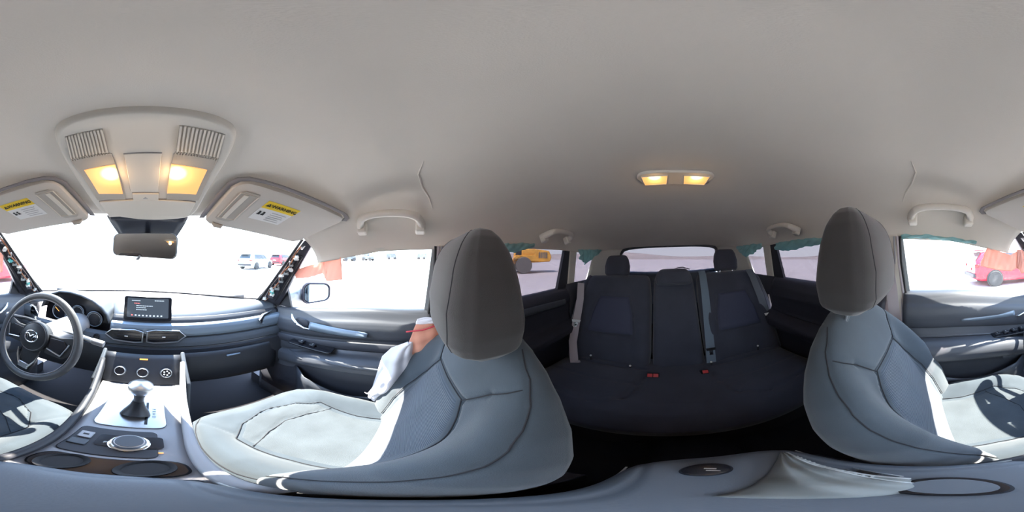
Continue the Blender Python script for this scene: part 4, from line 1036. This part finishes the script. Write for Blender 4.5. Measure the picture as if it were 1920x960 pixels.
# ------------------------------------------------------------------ seat belts and buckles
def ribbon(path, wdir, w, th=.0018):
    path = [Vector(p) for p in path]; mb = MB(); R = []
    for k, p in enumerate(path):
        wd_ = Vector(wdir[k] if isinstance(wdir, list) else wdir).normalized()*w/2
        t = (path[min(k+1, len(path)-1)]-path[max(k-1, 0)]).normalized(); n_ = t.cross(wd_).normalized()*th/2
        R.append(mb.pts([p-wd_-n_, p+wd_-n_, p+wd_+n_, p-wd_+n_]))
    for a, b in zip(R, R[1:]):
        for q in range(4): mb.f.append([a+q, a+(q+1) % 4, b+(q+1) % 4, b+q])
    mb.f.append([R[0]+q for q in range(4)]); mb.f.append([R[-1]+q for q in range(4)])
    return mb
def tongue(par, p, ex_, up, s=1.0):
    ex_ = Vector(ex_).normalized(); up = Vector(up).normalized(); n_ = ex_.cross(up)
    if n_.y < 0: n_ = -n_
    mb = MB(); mb.prism([p+ex_*a*s+up*b*s+n_*.003 for a, b in ((-.030, .008), (.030, .008), (.026, -.010), (-.026, -.010))], n_*.007)
    t = mb.build('tongue_grip', 'white_plastic' if s > .99 else 'gloss_black', par, bevel=.002)
    mb = MB(); mb.prism([p+ex_*a*s+up*b*s+n_*.004 for a, b in ((-.012, -.010), (.012, -.010), (.012, -.042), (-.012, -.042))], n_*.003); tt_ = mb.build('tongue', 'chrome', t, bevel=.001)
    mb = MB(); mb.prism([p+ex_*a*s+up*b*s+n_*.0068 for a, b in ((-.006, -.024), (.006, -.024), (.006, -.034), (-.006, -.034))], n_*.0006); mb.build('tongue_slot', 'gloss_black', t)
def rs(z, o=.0):                # y on the rear seatback face for a height
    return -.82-.555*(z-.33)+o
b = thing('seat_belt', 'pale mauve rear seat belt hanging outboard on the passenger side', 'seat belt', (.637, -1.0, .75))
ribbon([(.640, -1.04, .82), P(1088, 560, y=-.96), P(1081, 600, y=-.89), P(1074, 640, y=-.82), P(1076, 672, y=-.75), P(1078, 684, y=-.72)], (1, .25, .1), .050).build('webbing', 'belt_light', b)
ribbon([P(1088, 677, y=-.74), P(1068, 683, y=-.72), P(1050, 690, y=-.69), P(1035, 693, y=-.66)], (0, .3, 1), .022).build('lap_webbing', 'belt_light', b)
tongue(b, P(1081, 601, y=-.885), (1, .2, 0), (0, -.3, 1))
b = thing('seat_belt', 'blue-grey middle seat belt running down the rear backrest from the ceiling side', 'seat belt', (-.21, -1.1, .85))
ribbon([(-.214, -1.15, .885), (-.213, -1.105, .86), (-.208, rs(.75, .028), .75), (-.198, rs(.60, .028), .60), (-.185, rs(.45, .03), .45), (-.172, -.795, .36)], (1, 0, 0), .050).build('webbing', 'belt_blue', b)
tongue(b, Vector((-.183, rs(.432, .034), .432)), (1, 0, 0), (-.05, -.5, 1), .9)
b = thing('seat_belt', 'dark rear seat belt with bright tongue down the driver side backrest edge', 'seat belt', (-.61, -1.1, .85))
ribbon([P(1404, 505, y=-1.08), P(1412, 520, y=-1.05), P(1426, 555, y=-.98), P(1438, 590, y=-.92), P(1450, 622, y=-.87), P(1458, 650, y=-.83)], (1, -.1, 0), .055).build('webbing', 'belt_grey', b)
tongue(b, P(1440, 588, y=-.91), (1, -.1, 0), (.1, -.4, 1))
MB().tube([(-.68, -1.0, .68), (-.672, -.93, .52), (-.665, -.86, .42)], .006, 6).build('pale_edge', 'belt_light', b)
for sx, who, lab in ((1, 'passenger', 'front seat belt at the pillar behind the passenger door, half hidden by the seat'), (-1, 'driver', 'front seat belt hanging down the pillar behind the driver door')):
    b = thing('seat_belt', lab, 'seat belt', (sx*.64, -.15, 1.0))
    ribbon([(sx*.640, -.155, 1.0), (sx*.650, -.135, .85), (sx*.660, -.115, .65), (sx*.668, -.095, .45), (sx*.672, -.09, .20)], (0, 1, .1), .048).build('webbing', 'belt_light', b)
    MB().lathe([(.020, 0), (.020, .008), (.012, .014), (.001, .014)], (sx*.652, -.155, 1.0), (-sx, 0, 0), 20).build('anchor_cap', 'cream_plastic', b)
def buckle(c, ax, lab, dbl=False, w_=.032):
    c = Vector(c); ax = Vector(ax).normalized(); ex_ = ax.cross(Vector((0, 1, 0))).normalized() if abs(ax.y) < .9 else Vector((1, 0, 0)); ex_ = Vector((1, 0, 0)) if abs(ax.x) < .5 else ex_
    n_ = ax.cross(ex_).normalized()
    b = thing('belt_buckle', lab, 'buckle', c)
    W_ = w_*(1.7 if dbl else 1)
    def pr(a0, a1, b0, b1, h0, h1): return MB().prism([c+ex_*a+n_*bb+ax*h0 for a, bb in ((a0, b0), (a1, b0), (a1, b1), (a0, b1))], ax*(h1-h0))
    pr(-W_/2, W_/2, -.012, .012, -.06, 0).build('case', 'gloss_black', b, bevel=.003)
    if dbl:
        for q in (-1, 1): pr(q*W_*.24-W_*.21, q*W_*.24+W_*.21, -.010, .010, 0, .004).build('release_button', 'red_plastic', b, bevel=.001)
    else: pr(-W_*.40, W_*.40, -.009, .009, 0, .004).build('release_button', 'red_plastic', b, bevel=.001)
    return b
buckle((.113, -.712, .360), (0, .80, .6), 'double red-buttoned belt buckle on the rear bench by the middle seat', True)
buckle((-.120, -.712, .365), (-.1, .75, .65), 'single red-buttoned belt buckle on the rear bench below the middle belt')
bb = buckle((-.100, .108, .405), (0, .90, .45), 'red-buttoned front belt buckle beside the driver cushion')
buckle((.098, .135, .405), (0, .90, .45), 'red-buttoned front belt buckle beside the passenger cushion')

# ------------------------------------------------------------------ rear bench
rb = thing('rear_bench_seat', 'dark cloth three-place rear bench with split backrests', 'car seat', (0, -.85, .0))
RT = Vector((0, -.555, 1)).normalized(); RN = Vector((0, 1, .555)).normalized()
RO = Vector((0, -.82, .33)); RL = lambda z: (z-.33)/RT.z
def rear_back(xc, W, top, ins):
    T1 = RL(top)
    wf = lambda t: W*interp([(0, .97), (.1, 1), (T1*.75, .985), (T1-.05, .95), (T1-.015, .9), (T1, .80)], t)
    def F(x, t):
        n_ = .018*sin(pi*min(1, t/T1))
        if ins:
            s = ins; n_ += .022*smooth(.10, .20, abs(x+s*.01))*(1-t/T1)
            hw2 = interp([(RL(.50), .150), (RL(.62), .138), (RL(.73), .105)], t); xc0 = x+s*.005
            d = max(abs(xc0)-hw2, t-RL(.735), RL(.505)-t); n_ += groove(d, .009, .014)
        else: n_ += groove(t-RL(.50), .005, .003)*0
        return n_
    k = pillow('backrest', RO+Vector((xc, 0, 0)), RT, RN, (-.03, T1), wf, F, lambda x, t: -.10, 'rear_cloth', rb, nf=70, nb=8, nt_=70, pe=12, capk=lambda t: max(0, 1-max(0, (t-T1+.09)/.09)**4)**.5*1, mid=lambda t: -.045)
    if ins:
        def g(u, v):
            t = lerp(RL(.512), RL(.730), v); h = interp([(RL(.50), .150), (RL(.62), .138), (RL(.73), .105)], t)-.006; x = lerp(-h, h, u)-ins*.005
            return RO+Vector((xc+x, 0, 0))+RT*t+RN*(F(x, t)+.002+.004*(1-abs(2*u-1)**8)*(1-abs(2*v-1)**8))
        MB().grid(g, 24, 20).build('backrest_insert', 'rear_insert', k)
    return k
rear_back(.388, .252, .885, 1); rear_back(-.012, .142, .885, 0); rear_back(-.405, .245, .885, -1)
bw = [(-.08, .62), (.0, .64), (.3, .645), (.42, .635), (.46, .61), (.48, .56)]
def BF(x, t):
    base = interp([(-.08, .02), (0, .03), (.2, .045), (.36, .058), (.42, .045), (.48, .0)], t)+.014*smooth(.12, .25, abs(x))*(1-t*1.5)
    ax = abs(x)
    base += groove(segd(ax, t, .145, .12, .20, .34), .009, .014)+groove(segd(ax, t, .20, .34, .30, .385), .006, .009)+groove(segd(ax, t, .30, .385, .58, .37), .006, .009)
    if ax > .15: base += groove(t-.075, .006, .008)+groove(t-.22, .006, .004)
    return base
pillow('cushion', (0, -.86, .305), (0, 1, 0), (0, 0, 1), (-.06, .48), lambda t: interp(bw, t), BF, lambda x, t: -.14, 'rear_cloth', rb, nf=120, nb=8, nt_=80, pe=14, capk=lambda t: max(0, 1-max(0, (t-.34)/.14)**3.5)**.5, mid=lambda t: -.03)
MB().box((-.6, -.82, .0), (.6, -.44, .20)).build('bench_base', 'carpet', rb)
def rear_headrest(xc, y, z0, W, H, lab, m='rear_cloth'):
    et = Vector((0, -.22, 1)).normalized(); en = Vector((0, 1, .22)).normalized()
    HW = [(0, W*.86), (H*.12, W*.97), (H*.45, W), (H*.75, W*.90), (H*.92, W*.76), (H*.98, W*.66), (H, W*.5)]
    F = lambda x, t: .042-.9*x*x+groove(abs(x)-W*.86, .003, .003)
    h = pillow('headrest', (xc, y, z0), et, en, (0, H), lambda t: interp(HW, t), F, lambda x, t: -.04, m, rb, nf=50, nb=14, nt_=40, pe=5, capk=lambda t: max(.25, 1-max(0, (.02-t)/.02)**2)**.5*max(0, 1-max(0, (t-H*.6)/(H*.4))**4)**.5)
    for q in (-1, 1) if W < .11 else (): MB().tube([(xc+q*.05, y, z0-.04), (xc+q*.05, y-.005, z0+.03)], .006, 10).build('post', 'chrome', h)
    return h
rear_headrest(.397, -1.155, .865, .098, .155, '')
rear_headrest(-.408, -1.155, .875, .096, .165, '')
rear_headrest(-.010, -1.040, .812, .118, .105, '')
for x, z in ((.455, .392), (.232, .366), (-.170, .372), (-.455, .402)):
    p = Vector((x, rs(z, .05), z-.005))
    MB().lathe([(.006, 0), (.006, .004), (.001, .006)], p, (0, .9, .3), 12).build('anchor_dot', 'white_plastic', rb)
    MB().box(p-Vector((.004, .002, .035)), p+Vector((.004, .004, -.006))).build('anchor_tab', 'seam_thread', rb)
# cargo floor behind and dark tonneau
cf = MB().box((-.62, -1.92, .0), (.62, -1.32, .42)).build('cargo_floor', 'carpet'); struct(cf, 'raised cargo floor behind the rear bench')
for sx in (-1, 1):
    MB().tube([(sx*.60, -1.14, .86), (sx*.63, -1.10, .80), (sx*.645, -1.02, .66), (sx*.645, -.92, .45)], [.02, .03, .035, .035], 10).build('seat_side_bolster', 'rear_cloth', rb)

# ------------------------------------------------------------------ deployed airbags
def cloth_strip(name, label, cat, cols, m, group=None, ruffle=.006, th=.004, seed=0):
    """cols: list of (top point, bottom point); a hanging cloth with soft folds"""
    random.seed(seed); n = len(cols); ph = [random.uniform(0, 6) for _ in range(4)]
    def f(u, v):
        k = u*(n-1); i = min(int(k), n-2); t = k-i
        a = Vector(cols[i][0]).lerp(Vector(cols[i+1][0]), t); b = Vector(cols[i][1]).lerp(Vector(cols[i+1][1]), t)
        p = a.lerp(b, v); sx = 1 if p.x > 0 else -1
        r = ruffle*(sin(u*n*5+ph[0])*sin(v*5+ph[1])+.6*sin(u*n*11+v*7+ph[2]))
        return p+Vector((-sx*(r+ruffle*1.5*sin(pi*v)), 0, .3*r))
    o = MB().grid(f, 14*(n-1), 14).build(name, m, solid=th, origin=(Vector(cols[0][0])+Vector(cols[-1][1]))/2, keep_sharp=80)
    return tag(o, label, cat, group)
# curtain airbags: teal cloth under the roof rail
def q(u, v, x): return P(u, v, x=x)
G = 'teal curtain airbag cloth under the roof rail'
cloth_strip('curtain_airbag', 'teal airbag cloth above the window showing the yellow loader', 'airbag', [(q(930, 458, .655), q(930, 466, .66)), (q(965, 456, .655), q(965, 474, .655)), (q(1000, 456, .655), q(1002, 463, .655))], 'teal_cloth', G, seed=1)
cloth_strip('curtain_airbag', 'bunched teal airbag cloth over the quarter window on the passenger side', 'airbag', [(q(1084, 468, .64), q(1086, 480, .64)), (q(1092, 468, .64), q(1096, 497, .63)), (q(1108, 468, .62), q(1112, 484, .60)), (q(1124, 468, .60), q(1124, 474, .58))], 'teal_cloth', G, ruffle=.01, seed=2)
cloth_strip('curtain_airbag', 'teal airbag cloth along the top of the window behind the driver headrest', 'airbag', [(q(1455, 456, -.655), q(1455, 468, -.655)), (q(1480, 452, -.655), q(1480, 470, -.655)), (q(1510, 448, -.65), q(1512, 462, -.655)), (q(1548, 446, -.65), q(1548, 456, -.655))], 'teal_cloth', G, seed=3)
cloth_strip('curtain_airbag', 'bunched teal airbag cloth over the quarter window on the driver side', 'airbag', [(q(1384, 462, -.56), q(1384, 468, -.58)), (q(1400, 460, -.60), q(1398, 482, -.61)), (q(1414, 458, -.63), q(1414, 474, -.63)), (q(1430, 458, -.65), q(1430, 462, -.65))], 'teal_cloth', G, ruffle=.01, seed=4)
cloth_strip('curtain_airbag', 'thin teal airbag edge showing above the driver door window', 'airbag', [(q(1690, 440, -.645), q(1690, 447, -.65)), (q(1735, 440, -.645), q(1735, 447, -.65)), (q(1790, 446, -.645), q(1790, 453, -.65)), (q(1830, 452, -.64), q(1830, 458, -.64))], 'teal_cloth', G, seed=5)
# salmon front flaps of the curtain airbags
cloth_strip('airbag_flap', 'salmon airbag flap between roof rail and pillar above the door mirror', 'airbag', [(q(552, 507, .655), q(556, 522, .655)), (q(580, 498, .65), q(580, 520, .65)), (q(606, 490, .645), q(606, 512, .645)), (q(612, 488, .645), q(613, 527, .645)), (q(640, 482, .64), q(642, 524, .645))], 'salmon_cloth', ruffle=.0012, seed=6)
cloth_strip('airbag_flap', 'salmon airbag flap hanging over the view of the red car', 'airbag', [(q(1840, 492, -.65), q(1838, 498, -.65)), (q(1850, 464, -.64), q(1852, 502, -.65)), (q(1870, 470, -.63), q(1870, 506, -.645)), (q(1895, 478, -.615), q(1895, 508, -.64)), (q(1912, 468, -.60), q(1916, 496, -.63))], 'salmon_cloth', ruffle=.0012, seed=7)
cloth_strip('airbag_flap', 'narrow salmon airbag flap beside the stripped driver side pillar', 'airbag', [(q(-14, 468, -.60), q(-14, 500, -.63)), (q(-4, 468, -.60), q(-4, 512, -.63)), (q(5, 478, -.60), q(4, 508, -.63))], 'salmon_cloth', ruffle=.002, seed=8)
# side airbag burst from the passenger seat
sb_ = thing('side_airbag', 'deflated white and salmon side airbag slumped between passenger seat and door', 'airbag', (.635, .05, .6))
def bag(cols, m, name, par, ruf=.010, bulge=.03, seed=1):
    random.seed(seed); n = len(cols); ph = [random.uniform(0, 6) for _ in range(5)]
    def f(u, v):
        k = v*(n-1); i = min(int(k), n-2); t = k-i; t = t*t*(3-2*t) if False else t
        a = Vector(cols[i][0]).lerp(Vector(cols[i+1][0]), t); b = Vector(cols[i][1]).lerp(Vector(cols[i+1][1]), t)
        p = a.lerp(b, u); r = ruf*(sin(u*7+v*9+ph[0])*sin(v*14+ph[1])+.5*sin(u*15-v*11+ph[2]))
        return p+Vector((-(bulge*sin(pi*u)*sin(pi*min(1, v+.1))+r*sin(pi*u)), 0, 0))
    return MB().grid(f, 24, 36).build(name, m, par, solid=.004, keep_sharp=80)
B_ = lambda u, v: P(u, v, x=.566)
bag([(B_(784, 600), B_(842, 590)), (B_(776, 618), B_(838, 612)), (B_(768, 640), B_(825, 640)), (B_(765, 662), B_(805, 662)), (B_(768, 682), B_(785, 680))], 'bag_salmon', 'salmon_panel', sb_, .006, .02, 3)
bag([(B_(766, 642), B_(774, 638)), (B_(735, 652), B_(775, 668)), (B_(718, 668), B_(774, 684)), (B_(708, 700), B_(760, 706)), (B_(700, 725), B_(735, 728)), (B_(690, 738), B_(712, 742)), (B_(684, 735), B_(702, 752))], 'bag_white', 'white_panel', sb_, .008, .035, 5)
bag([(B_(783, 598), B_(850, 586)), (B_(779, 610), B_(846, 600))], 'bag_white', 'torn_top_edge', sb_, .004, .022, 8)
MB().tube([B_(762, 618)+Vector((-.02, 0, 0)), B_(775, 615)+Vector((-.026, 0, 0)), B_(790, 613)+Vector((-.03, 0, 0)), B_(805, 608)+Vector((-.03, 0, 0)), B_(825, 600)+Vector((-.028, 0, 0))], .0028, 6).build('red_seam', 'bag_red', sb_)

# ------------------------------------------------------------------ door mirror outside the passenger window
dm = thing('door_mirror', 'door mirror outside the front passenger window in a grey case', 'mirror', (.90, .58, .78))
mc = P(594, 549, x=.93); 
ex_ = Vector((.93, -.18, 0)).normalized(); nv = Vector((-.50, -.86, .02)).normalized(); ex_ = nv.cross(Vector((0, 0, 1))).normalized()
if ex_.x < 0: ex_ = -ex_
ez_ = Vector((0, 0, 1))
dirm = (P(629, 549, x=1.0)-CAM); 
def mi(k, off): return [mc+ex_*((x-.0925)*k*1.12)+ez_*((y-.066)*k*1.08*(1-.22*max(0, (x-.06)/.19)))-nv*off for x, y in rrect(.040, 8, .185, .132)]
mb = MB(); I = [mb.pts(mi(k, o)) for k, o in ((.55, .085), (.85, .065), (1.0, .03), (1.0, 0), (.93, -.006), (.84, .003))]; n = len(mi(1, 0))
for a, b in zip(I, I[1:]):
    for k in range(n): mb.f.append([a+k, a+(k+1) % n, b+(k+1) % n, b+k])
mb.f.append([I[0]+k for k in range(n)]); mb.build('case', 'mirror_rim', dm)
MB().prism(mi(.83, .0), nv*.002).build('mirror_glass', 'door_mirror_glass', dm, smooth=False)
MB().tube([mc+ex_*-.075-nv*.04+Vector((0, 0, -.01)), mc+ex_*-.13-nv*.03+Vector((0, 0, -.02)), Vector((.735, .66, .765))], [.055, .042, .04], 14, flat=.5).build('arm', 'mirror_case', dm)

# ------------------------------------------------------------------ outside world (level frame, leaned like the car is not)
def Wl(x, y, z): return LEAN.to_3x3() @ Vector((x, y, z-1.0)) + CAM - Vector((0, 0, 0))
ZG = -.35
def leaned(o):
    o.matrix_world = Matrix.Translation(CAM) @ LEAN @ Matrix.Translation((-CAM.x, -CAM.y, -1.0)) @ o.matrix_world
    return o
g = MB().grid(lambda u, v: (lerp(-220, 220, u), lerp(-220, 220, v), ZG), 24, 24).build('ground', 'gravel'); leaned(g); struct(g, 'pale gravel yard around the car')
def bank(u, v):
    a = math.radians(lerp(60, 320, u)); r = lerp(60, 95, v); h = (2.0+1.0*sin(a*3)+.6*sin(a*9+1))*smooth(0, .6, v)*smooth(0, .12, u)*smooth(1, .88, u)
    return (sin(a)*r, cos(a)*r, ZG-.05+h)
g = MB().grid(bank, 90, 8).build('terrain', 'bank_soil'); leaned(g); struct(g, 'low pale earth bank along the far side of the yard')

def wheel(par, c, r, w_, m='tyre', rimm='brushed', spokes=5, ax=(1, 0, 0)):
    a = Vector(ax); c = Vector(c)
    t = MB().lathe([(r*.62, -w_/2), (r*.93, -w_/2), (r, -w_*.35), (r, w_*.35), (r*.93, w_/2), (r*.62, w_/2)], c, a, 32).build('wheel', m, par)
    MB().lathe([(r*.66, -w_*.30), (r*.66, w_*.42), (r*.60, w_*.44), (r*.58, w_*.2), (r*.58, -.28*w_)], c, a, 32).build('rim', rimm, t)
    e = a.orthogonal().normalized(); f_ = a.cross(e)
    mb = MB()
    for k in range(spokes):
        q_ = 2*pi*k/spokes; d = e*cos(q_)+f_*sin(q_); s_ = a.cross(d)
        mb.prism([c+a*w_*.36+d*r*.08+s_*r*.10, c+a*w_*.36+d*r*.62+s_*r*.13, c+a*w_*.36+d*r*.62-s_*r*.13, c+a*w_*.36+d*r*.08-s_*r*.10], a*w_*.08)
    mb.lathe([(r*.14, w_*.34), (r*.13, w_*.46), (.001, w_*.47)], c, a, 16)
    mb.build('spokes', rimm, t)
    return t
def car(name, label, cat, loc, rz, paint, scale=1.0, group=None):
    """hatchback / suv body; +y is its front, wheels on z = 0"""
    c = thing(name, label, cat, (0, 0, 0), group)
    SEC = [  # y, half width low, half width belt, half width roof, z bottom, z belt, z roof
        (-2.25, .70, .78, .60, .45, .95, .96), (-2.20, .80, .85, .64, .32, 1.02, 1.12), (-1.95, .88, .90, .62, .26, 1.04, 1.50), (-1.5, .90, .92, .63, .24, 1.03, 1.60), (-.6, .91, .92, .64, .22, 1.0, 1.66), (.2, .91, .92, .62, .22, .98, 1.62), (.65, .91, .91, .60, .22, .97, 1.42), (1.15, .90, .88, .80, .22, .97, 1.02), (1.9, .88, .84, .76, .26, .84, .88), (2.2, .82, .76, .60, .32, .70, .72)]
    mb = MB(); R = []
    for (y, a, b_, r_, z0, zb_, zr) in SEC:
        pr = [(0, z0), (a*.9, z0), (a, z0+.12), (b_, (z0+zb_)/2), (b_-.01, zb_), (r_+.06, lerp(zb_, zr, .82)), (r_-.05, zr-.01), (0, zr+.02)]
        R.append(mb.pts([(x, y, z) for x, z in pr]+[(-x, y, z) for x, z in pr[::-1][1:-1]]))
    n = 14
    for a, b_ in zip(R, R[1:]):
        for k in range(n): mb.f.append([a+k, a+(k+1) % n, b_+(k+1) % n, b_+k])
    mb.f.append([R[0]+k for k in range(n)]); mb.f.append([R[-1]+k for k in range(n)])
    mb.build('body', paint, c, bevel=.02, keep_sharp=25)
    for sx in (-1, 1):
        MB().prism([(sx*.905, -1.65, 1.08), (sx*.915, .72, 1.04), (sx*.72, .25, 1.50), (sx*.69, -1.45, 1.50)], (sx*.012, 0, .004)).build('side_glass', 'car_glass', c)
        for yy in (-.55, .18): MB().box((sx*.80-.13, yy-.04, 1.03), (sx*.80+.13, yy+.04, 1.10)).build('post', paint, c)
        for yy in (-1.36, 1.42):
            MB().lathe([(.40, 0), (.40, .03), (.33, .03)], (sx*.90, yy, .35), (sx, 0, 0), 28).build('wheel_arch', 'tyre', c)
            wheel(c, (sx*.86, yy, .35), .35, .22, ax=(sx, 0, 0))
        MB().box((sx*.74-.10, -2.28, .86), (sx*.74+.13, -2.08, .98)).build('tail_lamp', 'tail_red', c, bevel=.02)
        MB().box((sx*.70-.12, 2.06, .64), (sx*.70+.1, 2.2, .74)).build('head_lamp', 'white_plastic', c, bevel=.02)
    MB().prism([(-.66, -2.17, 1.13), (.66, -2.17, 1.13), (.58, -1.93, 1.52), (-.58, -1.93, 1.52)], (0, -.03, .01)).build('rear_glass', 'car_glass', c)
    MB().prism([(-.80, 1.13, 1.04), (.80, 1.13, 1.04), (.60, .62, 1.44), (-.60, .62, 1.44)], (0, .03, .02)).build('windshield', 'car_glass', c)
    MB().box((-.60, -2.22, 1.58), (.60, -1.75, 1.62)).build('spoiler', paint, c, bevel=.01)
    MB().box((-.78, -2.32, .40), (.78, -2.18, .58)).build('rear_bumper', 'dash_dark', c, bevel=.03)
    MB().box((-.24, -2.30, .70), (.24, -2.265, .82)).build('number_plate', 'label_white', c)
    c.matrix_world = Matrix.Translation(CAM) @ LEAN @ Matrix.Translation((-CAM.x+loc[0], -CAM.y+loc[1], -1.0+ZG)) @ Matrix.Rotation(rz, 4, 'Z') @ Matrix.Scale(scale, 4)
    ORG[c.name] = Vector((0, 0, 0))
    return c
car('parked_suv', 'red hatchback parked in the yard outside the driver door', 'car', (-7.35, 4.45), 0.0, 'car_red')
car('parked_car', 'pale blue car parked far ahead seen through the windshield', 'car', (10.5, 14.5), -1.2, 'car_blue')
car('parked_car', 'red car parked far ahead beside the passenger side pillar', 'car', (17.5, 17.5), -1.3, 'car_red')

# yellow articulated loader
ld_ = thing('wheel_loader', 'yellow articulated wheel loader parked beyond the rear passenger window', 'loader', (0, 0, 0))
MB().box((-3.2, -.85, .85), (.3, .85, 1.35)).build('front_frame', 'loader_yellow', ld_, bevel=.05)
MB().prism([(-.2, -1.0, .95), (2.6, -1.0, 1.10), (2.75, -1.0, 1.55), (2.5, -1.0, 2.15), (.9, -1.0, 2.35), (-.2, -1.0, 2.30)], (0, 2.0, 0)).build('engine_hood', 'loader_yellow', ld_, bevel=.08)
for k in range(5): MB().box((1.45+.18*k, -1.03, 1.45), (1.55+.18*k, -.99, 2.0)).build('grille_slat', 'machine_grey', ld_)
cb = MB().prism([(-.95, -.75, 1.3), (.55, -.75, 1.3), (.45, -.75, 2.75), (-.75, -.75, 2.75)], (0, 1.5, 0)).build('cab', 'loader_yellow', ld_, bevel=.05)
MB().prism([(-.78, -.77, 1.75), (.40, -.77, 1.75), (.33, -.77, 2.60), (-.64, -.77, 2.60)], (0, 1.54, 0)).build('cab_glass', 'car_glass', cb)
MB().box((-.95, -.85, 2.75), (.6, .85, 2.86)).build('cab_roof', 'loader_yellow', cb, bevel=.03)
MB().prism([(-1.1, -1.25, 1.30), (-.8, -1.25, 1.70), (1.0, -1.25, 1.72), (1.4, -1.25, 1.25), (1.4, -1.25, 1.15), (-1.1, -1.25, 1.2)], (0, .5, 0)).build('fender', 'loader_yellow', ld_, bevel=.03)
for x in (-.05, -3.0):
    for y in (-1.15, 1.15):
        wheel(ld_, (x, y, .78), .78, .60, 'loader_tyre', 'copper', 6, ax=(0, 1 if y > 0 else -1, 0))
for y in (-.55, .55):
    MB().tube([(-1.8, y, 1.9), (-3.4, y, 1.6), (-4.6, y, .9)], [.16, .16, .12], 8).build('lift_arm', 'loader_yellow', ld_)
MB().prism([(-4.5, -1.4, .3), (-5.4, -1.4, .15), (-5.2, -1.4, 1.1), (-4.6, -1.4, 1.2)], (0, 2.8, 0)).build('bucket', 'machine_grey', ld_)
MB().tube([(.9, .5, 2.3), (.9, .5, 2.85)], .06, 8).build('exhaust', 'machine_grey', ld_)
mb = MB()
for k in range(5): mb.box((-.95, -1.42, .35+.25*k), (-.60, -1.25, .39+.25*k))
mb.box((-.97, -1.42, .30), (-.93, -1.38, 1.5)); mb.box((-.62, -1.42, .30), (-.58, -1.38, 1.5)); mb.build('ladder', 'machine_grey', ld_)
# axis: local x runs along the machine, rear end to +x; the near side (-y) faces the car
azl = math.radians((980-U0)*.1875); D = 12.4
lx, ly = D*sin(azl)+CAM.x, D*cos(azl)
side = Vector((sin(azl), cos(azl), 0)); 
# local -y must point to the camera: yaw so that local +y = side (turned a little)
yaw = math.atan2(-side.x, side.y)+.12
ld_.matrix_world = Matrix.Translation(CAM) @ LEAN @ Matrix.Translation((-CAM.x, -CAM.y, -1.0)) @ Matrix.Translation((lx+side.x*1.1, ly+side.y*1.1, ZG)) @ Matrix.Rotation(yaw, 4, 'Z')  @ Matrix.Scale(.82, 4)

# far machines seen over the passenger door
def machine(u, dist, s, lab, kind):
    az = math.radians((u-U0)*.1875); m_ = thing('parked_machine', lab, 'machine', (0, 0, 0), 'far machines beyond the passenger door')
    if kind:
        MB().box((-1.6, -.8, .5), (1.6, .8, 1.3)).build('chassis', 'machine_grey', m_, bevel=.05)
        MB().prism([(-.2, -.7, 1.3), (1.1, -.7, 1.3), (1.0, -.7, 2.4), (0, -.7, 2.4)], (0, 1.4, 0)).build('cab', 'machine_grey', m_, bevel=.04)
        MB().tube([(-1.2, 0, 1.3), (-2.2, 0, 2.6), (-3.2, 0, 1.2)], [.18, .15, .12], 8).build('boom', 'loader_yellow', m_)
    else:
        MB().box((-2.2, -.9, .7), (1.2, .9, 2.3)).build('box_body', 'machine_grey', m_, bevel=.04)
        MB().box((1.3, -.85, .6), (2.4, .85, 1.9)).build('cab', 'car_blue', m_, bevel=.1)
    for x in (-1.1, 1.1):
        for y in (-.8, .8): wheel(m_, (x, y, .45), .45, .3, ax=(0, 1 if y > 0 else -1, 0))
    m_.matrix_world = Matrix.Translation(CAM) @ LEAN @ Matrix.Translation((-CAM.x, -CAM.y, -1.0)) @ Matrix.Translation((dist*sin(az), dist*cos(az), ZG)) @ Matrix.Rotation(-az+s, 4, 'Z')
machine(655, 42, .3, 'dark boom machine far off above the door mirror', 1)
machine(690, 46, 2.6, 'second dark boom machine far off over the passenger door', 1)
machine(735, 60, .1, 'grey box truck on the horizon over the passenger door', 0)
machine(790, 64, 3.0, 'grey box truck on the horizon next to the passenger headrest', 0)
bpy.data.materials.remove(mg)
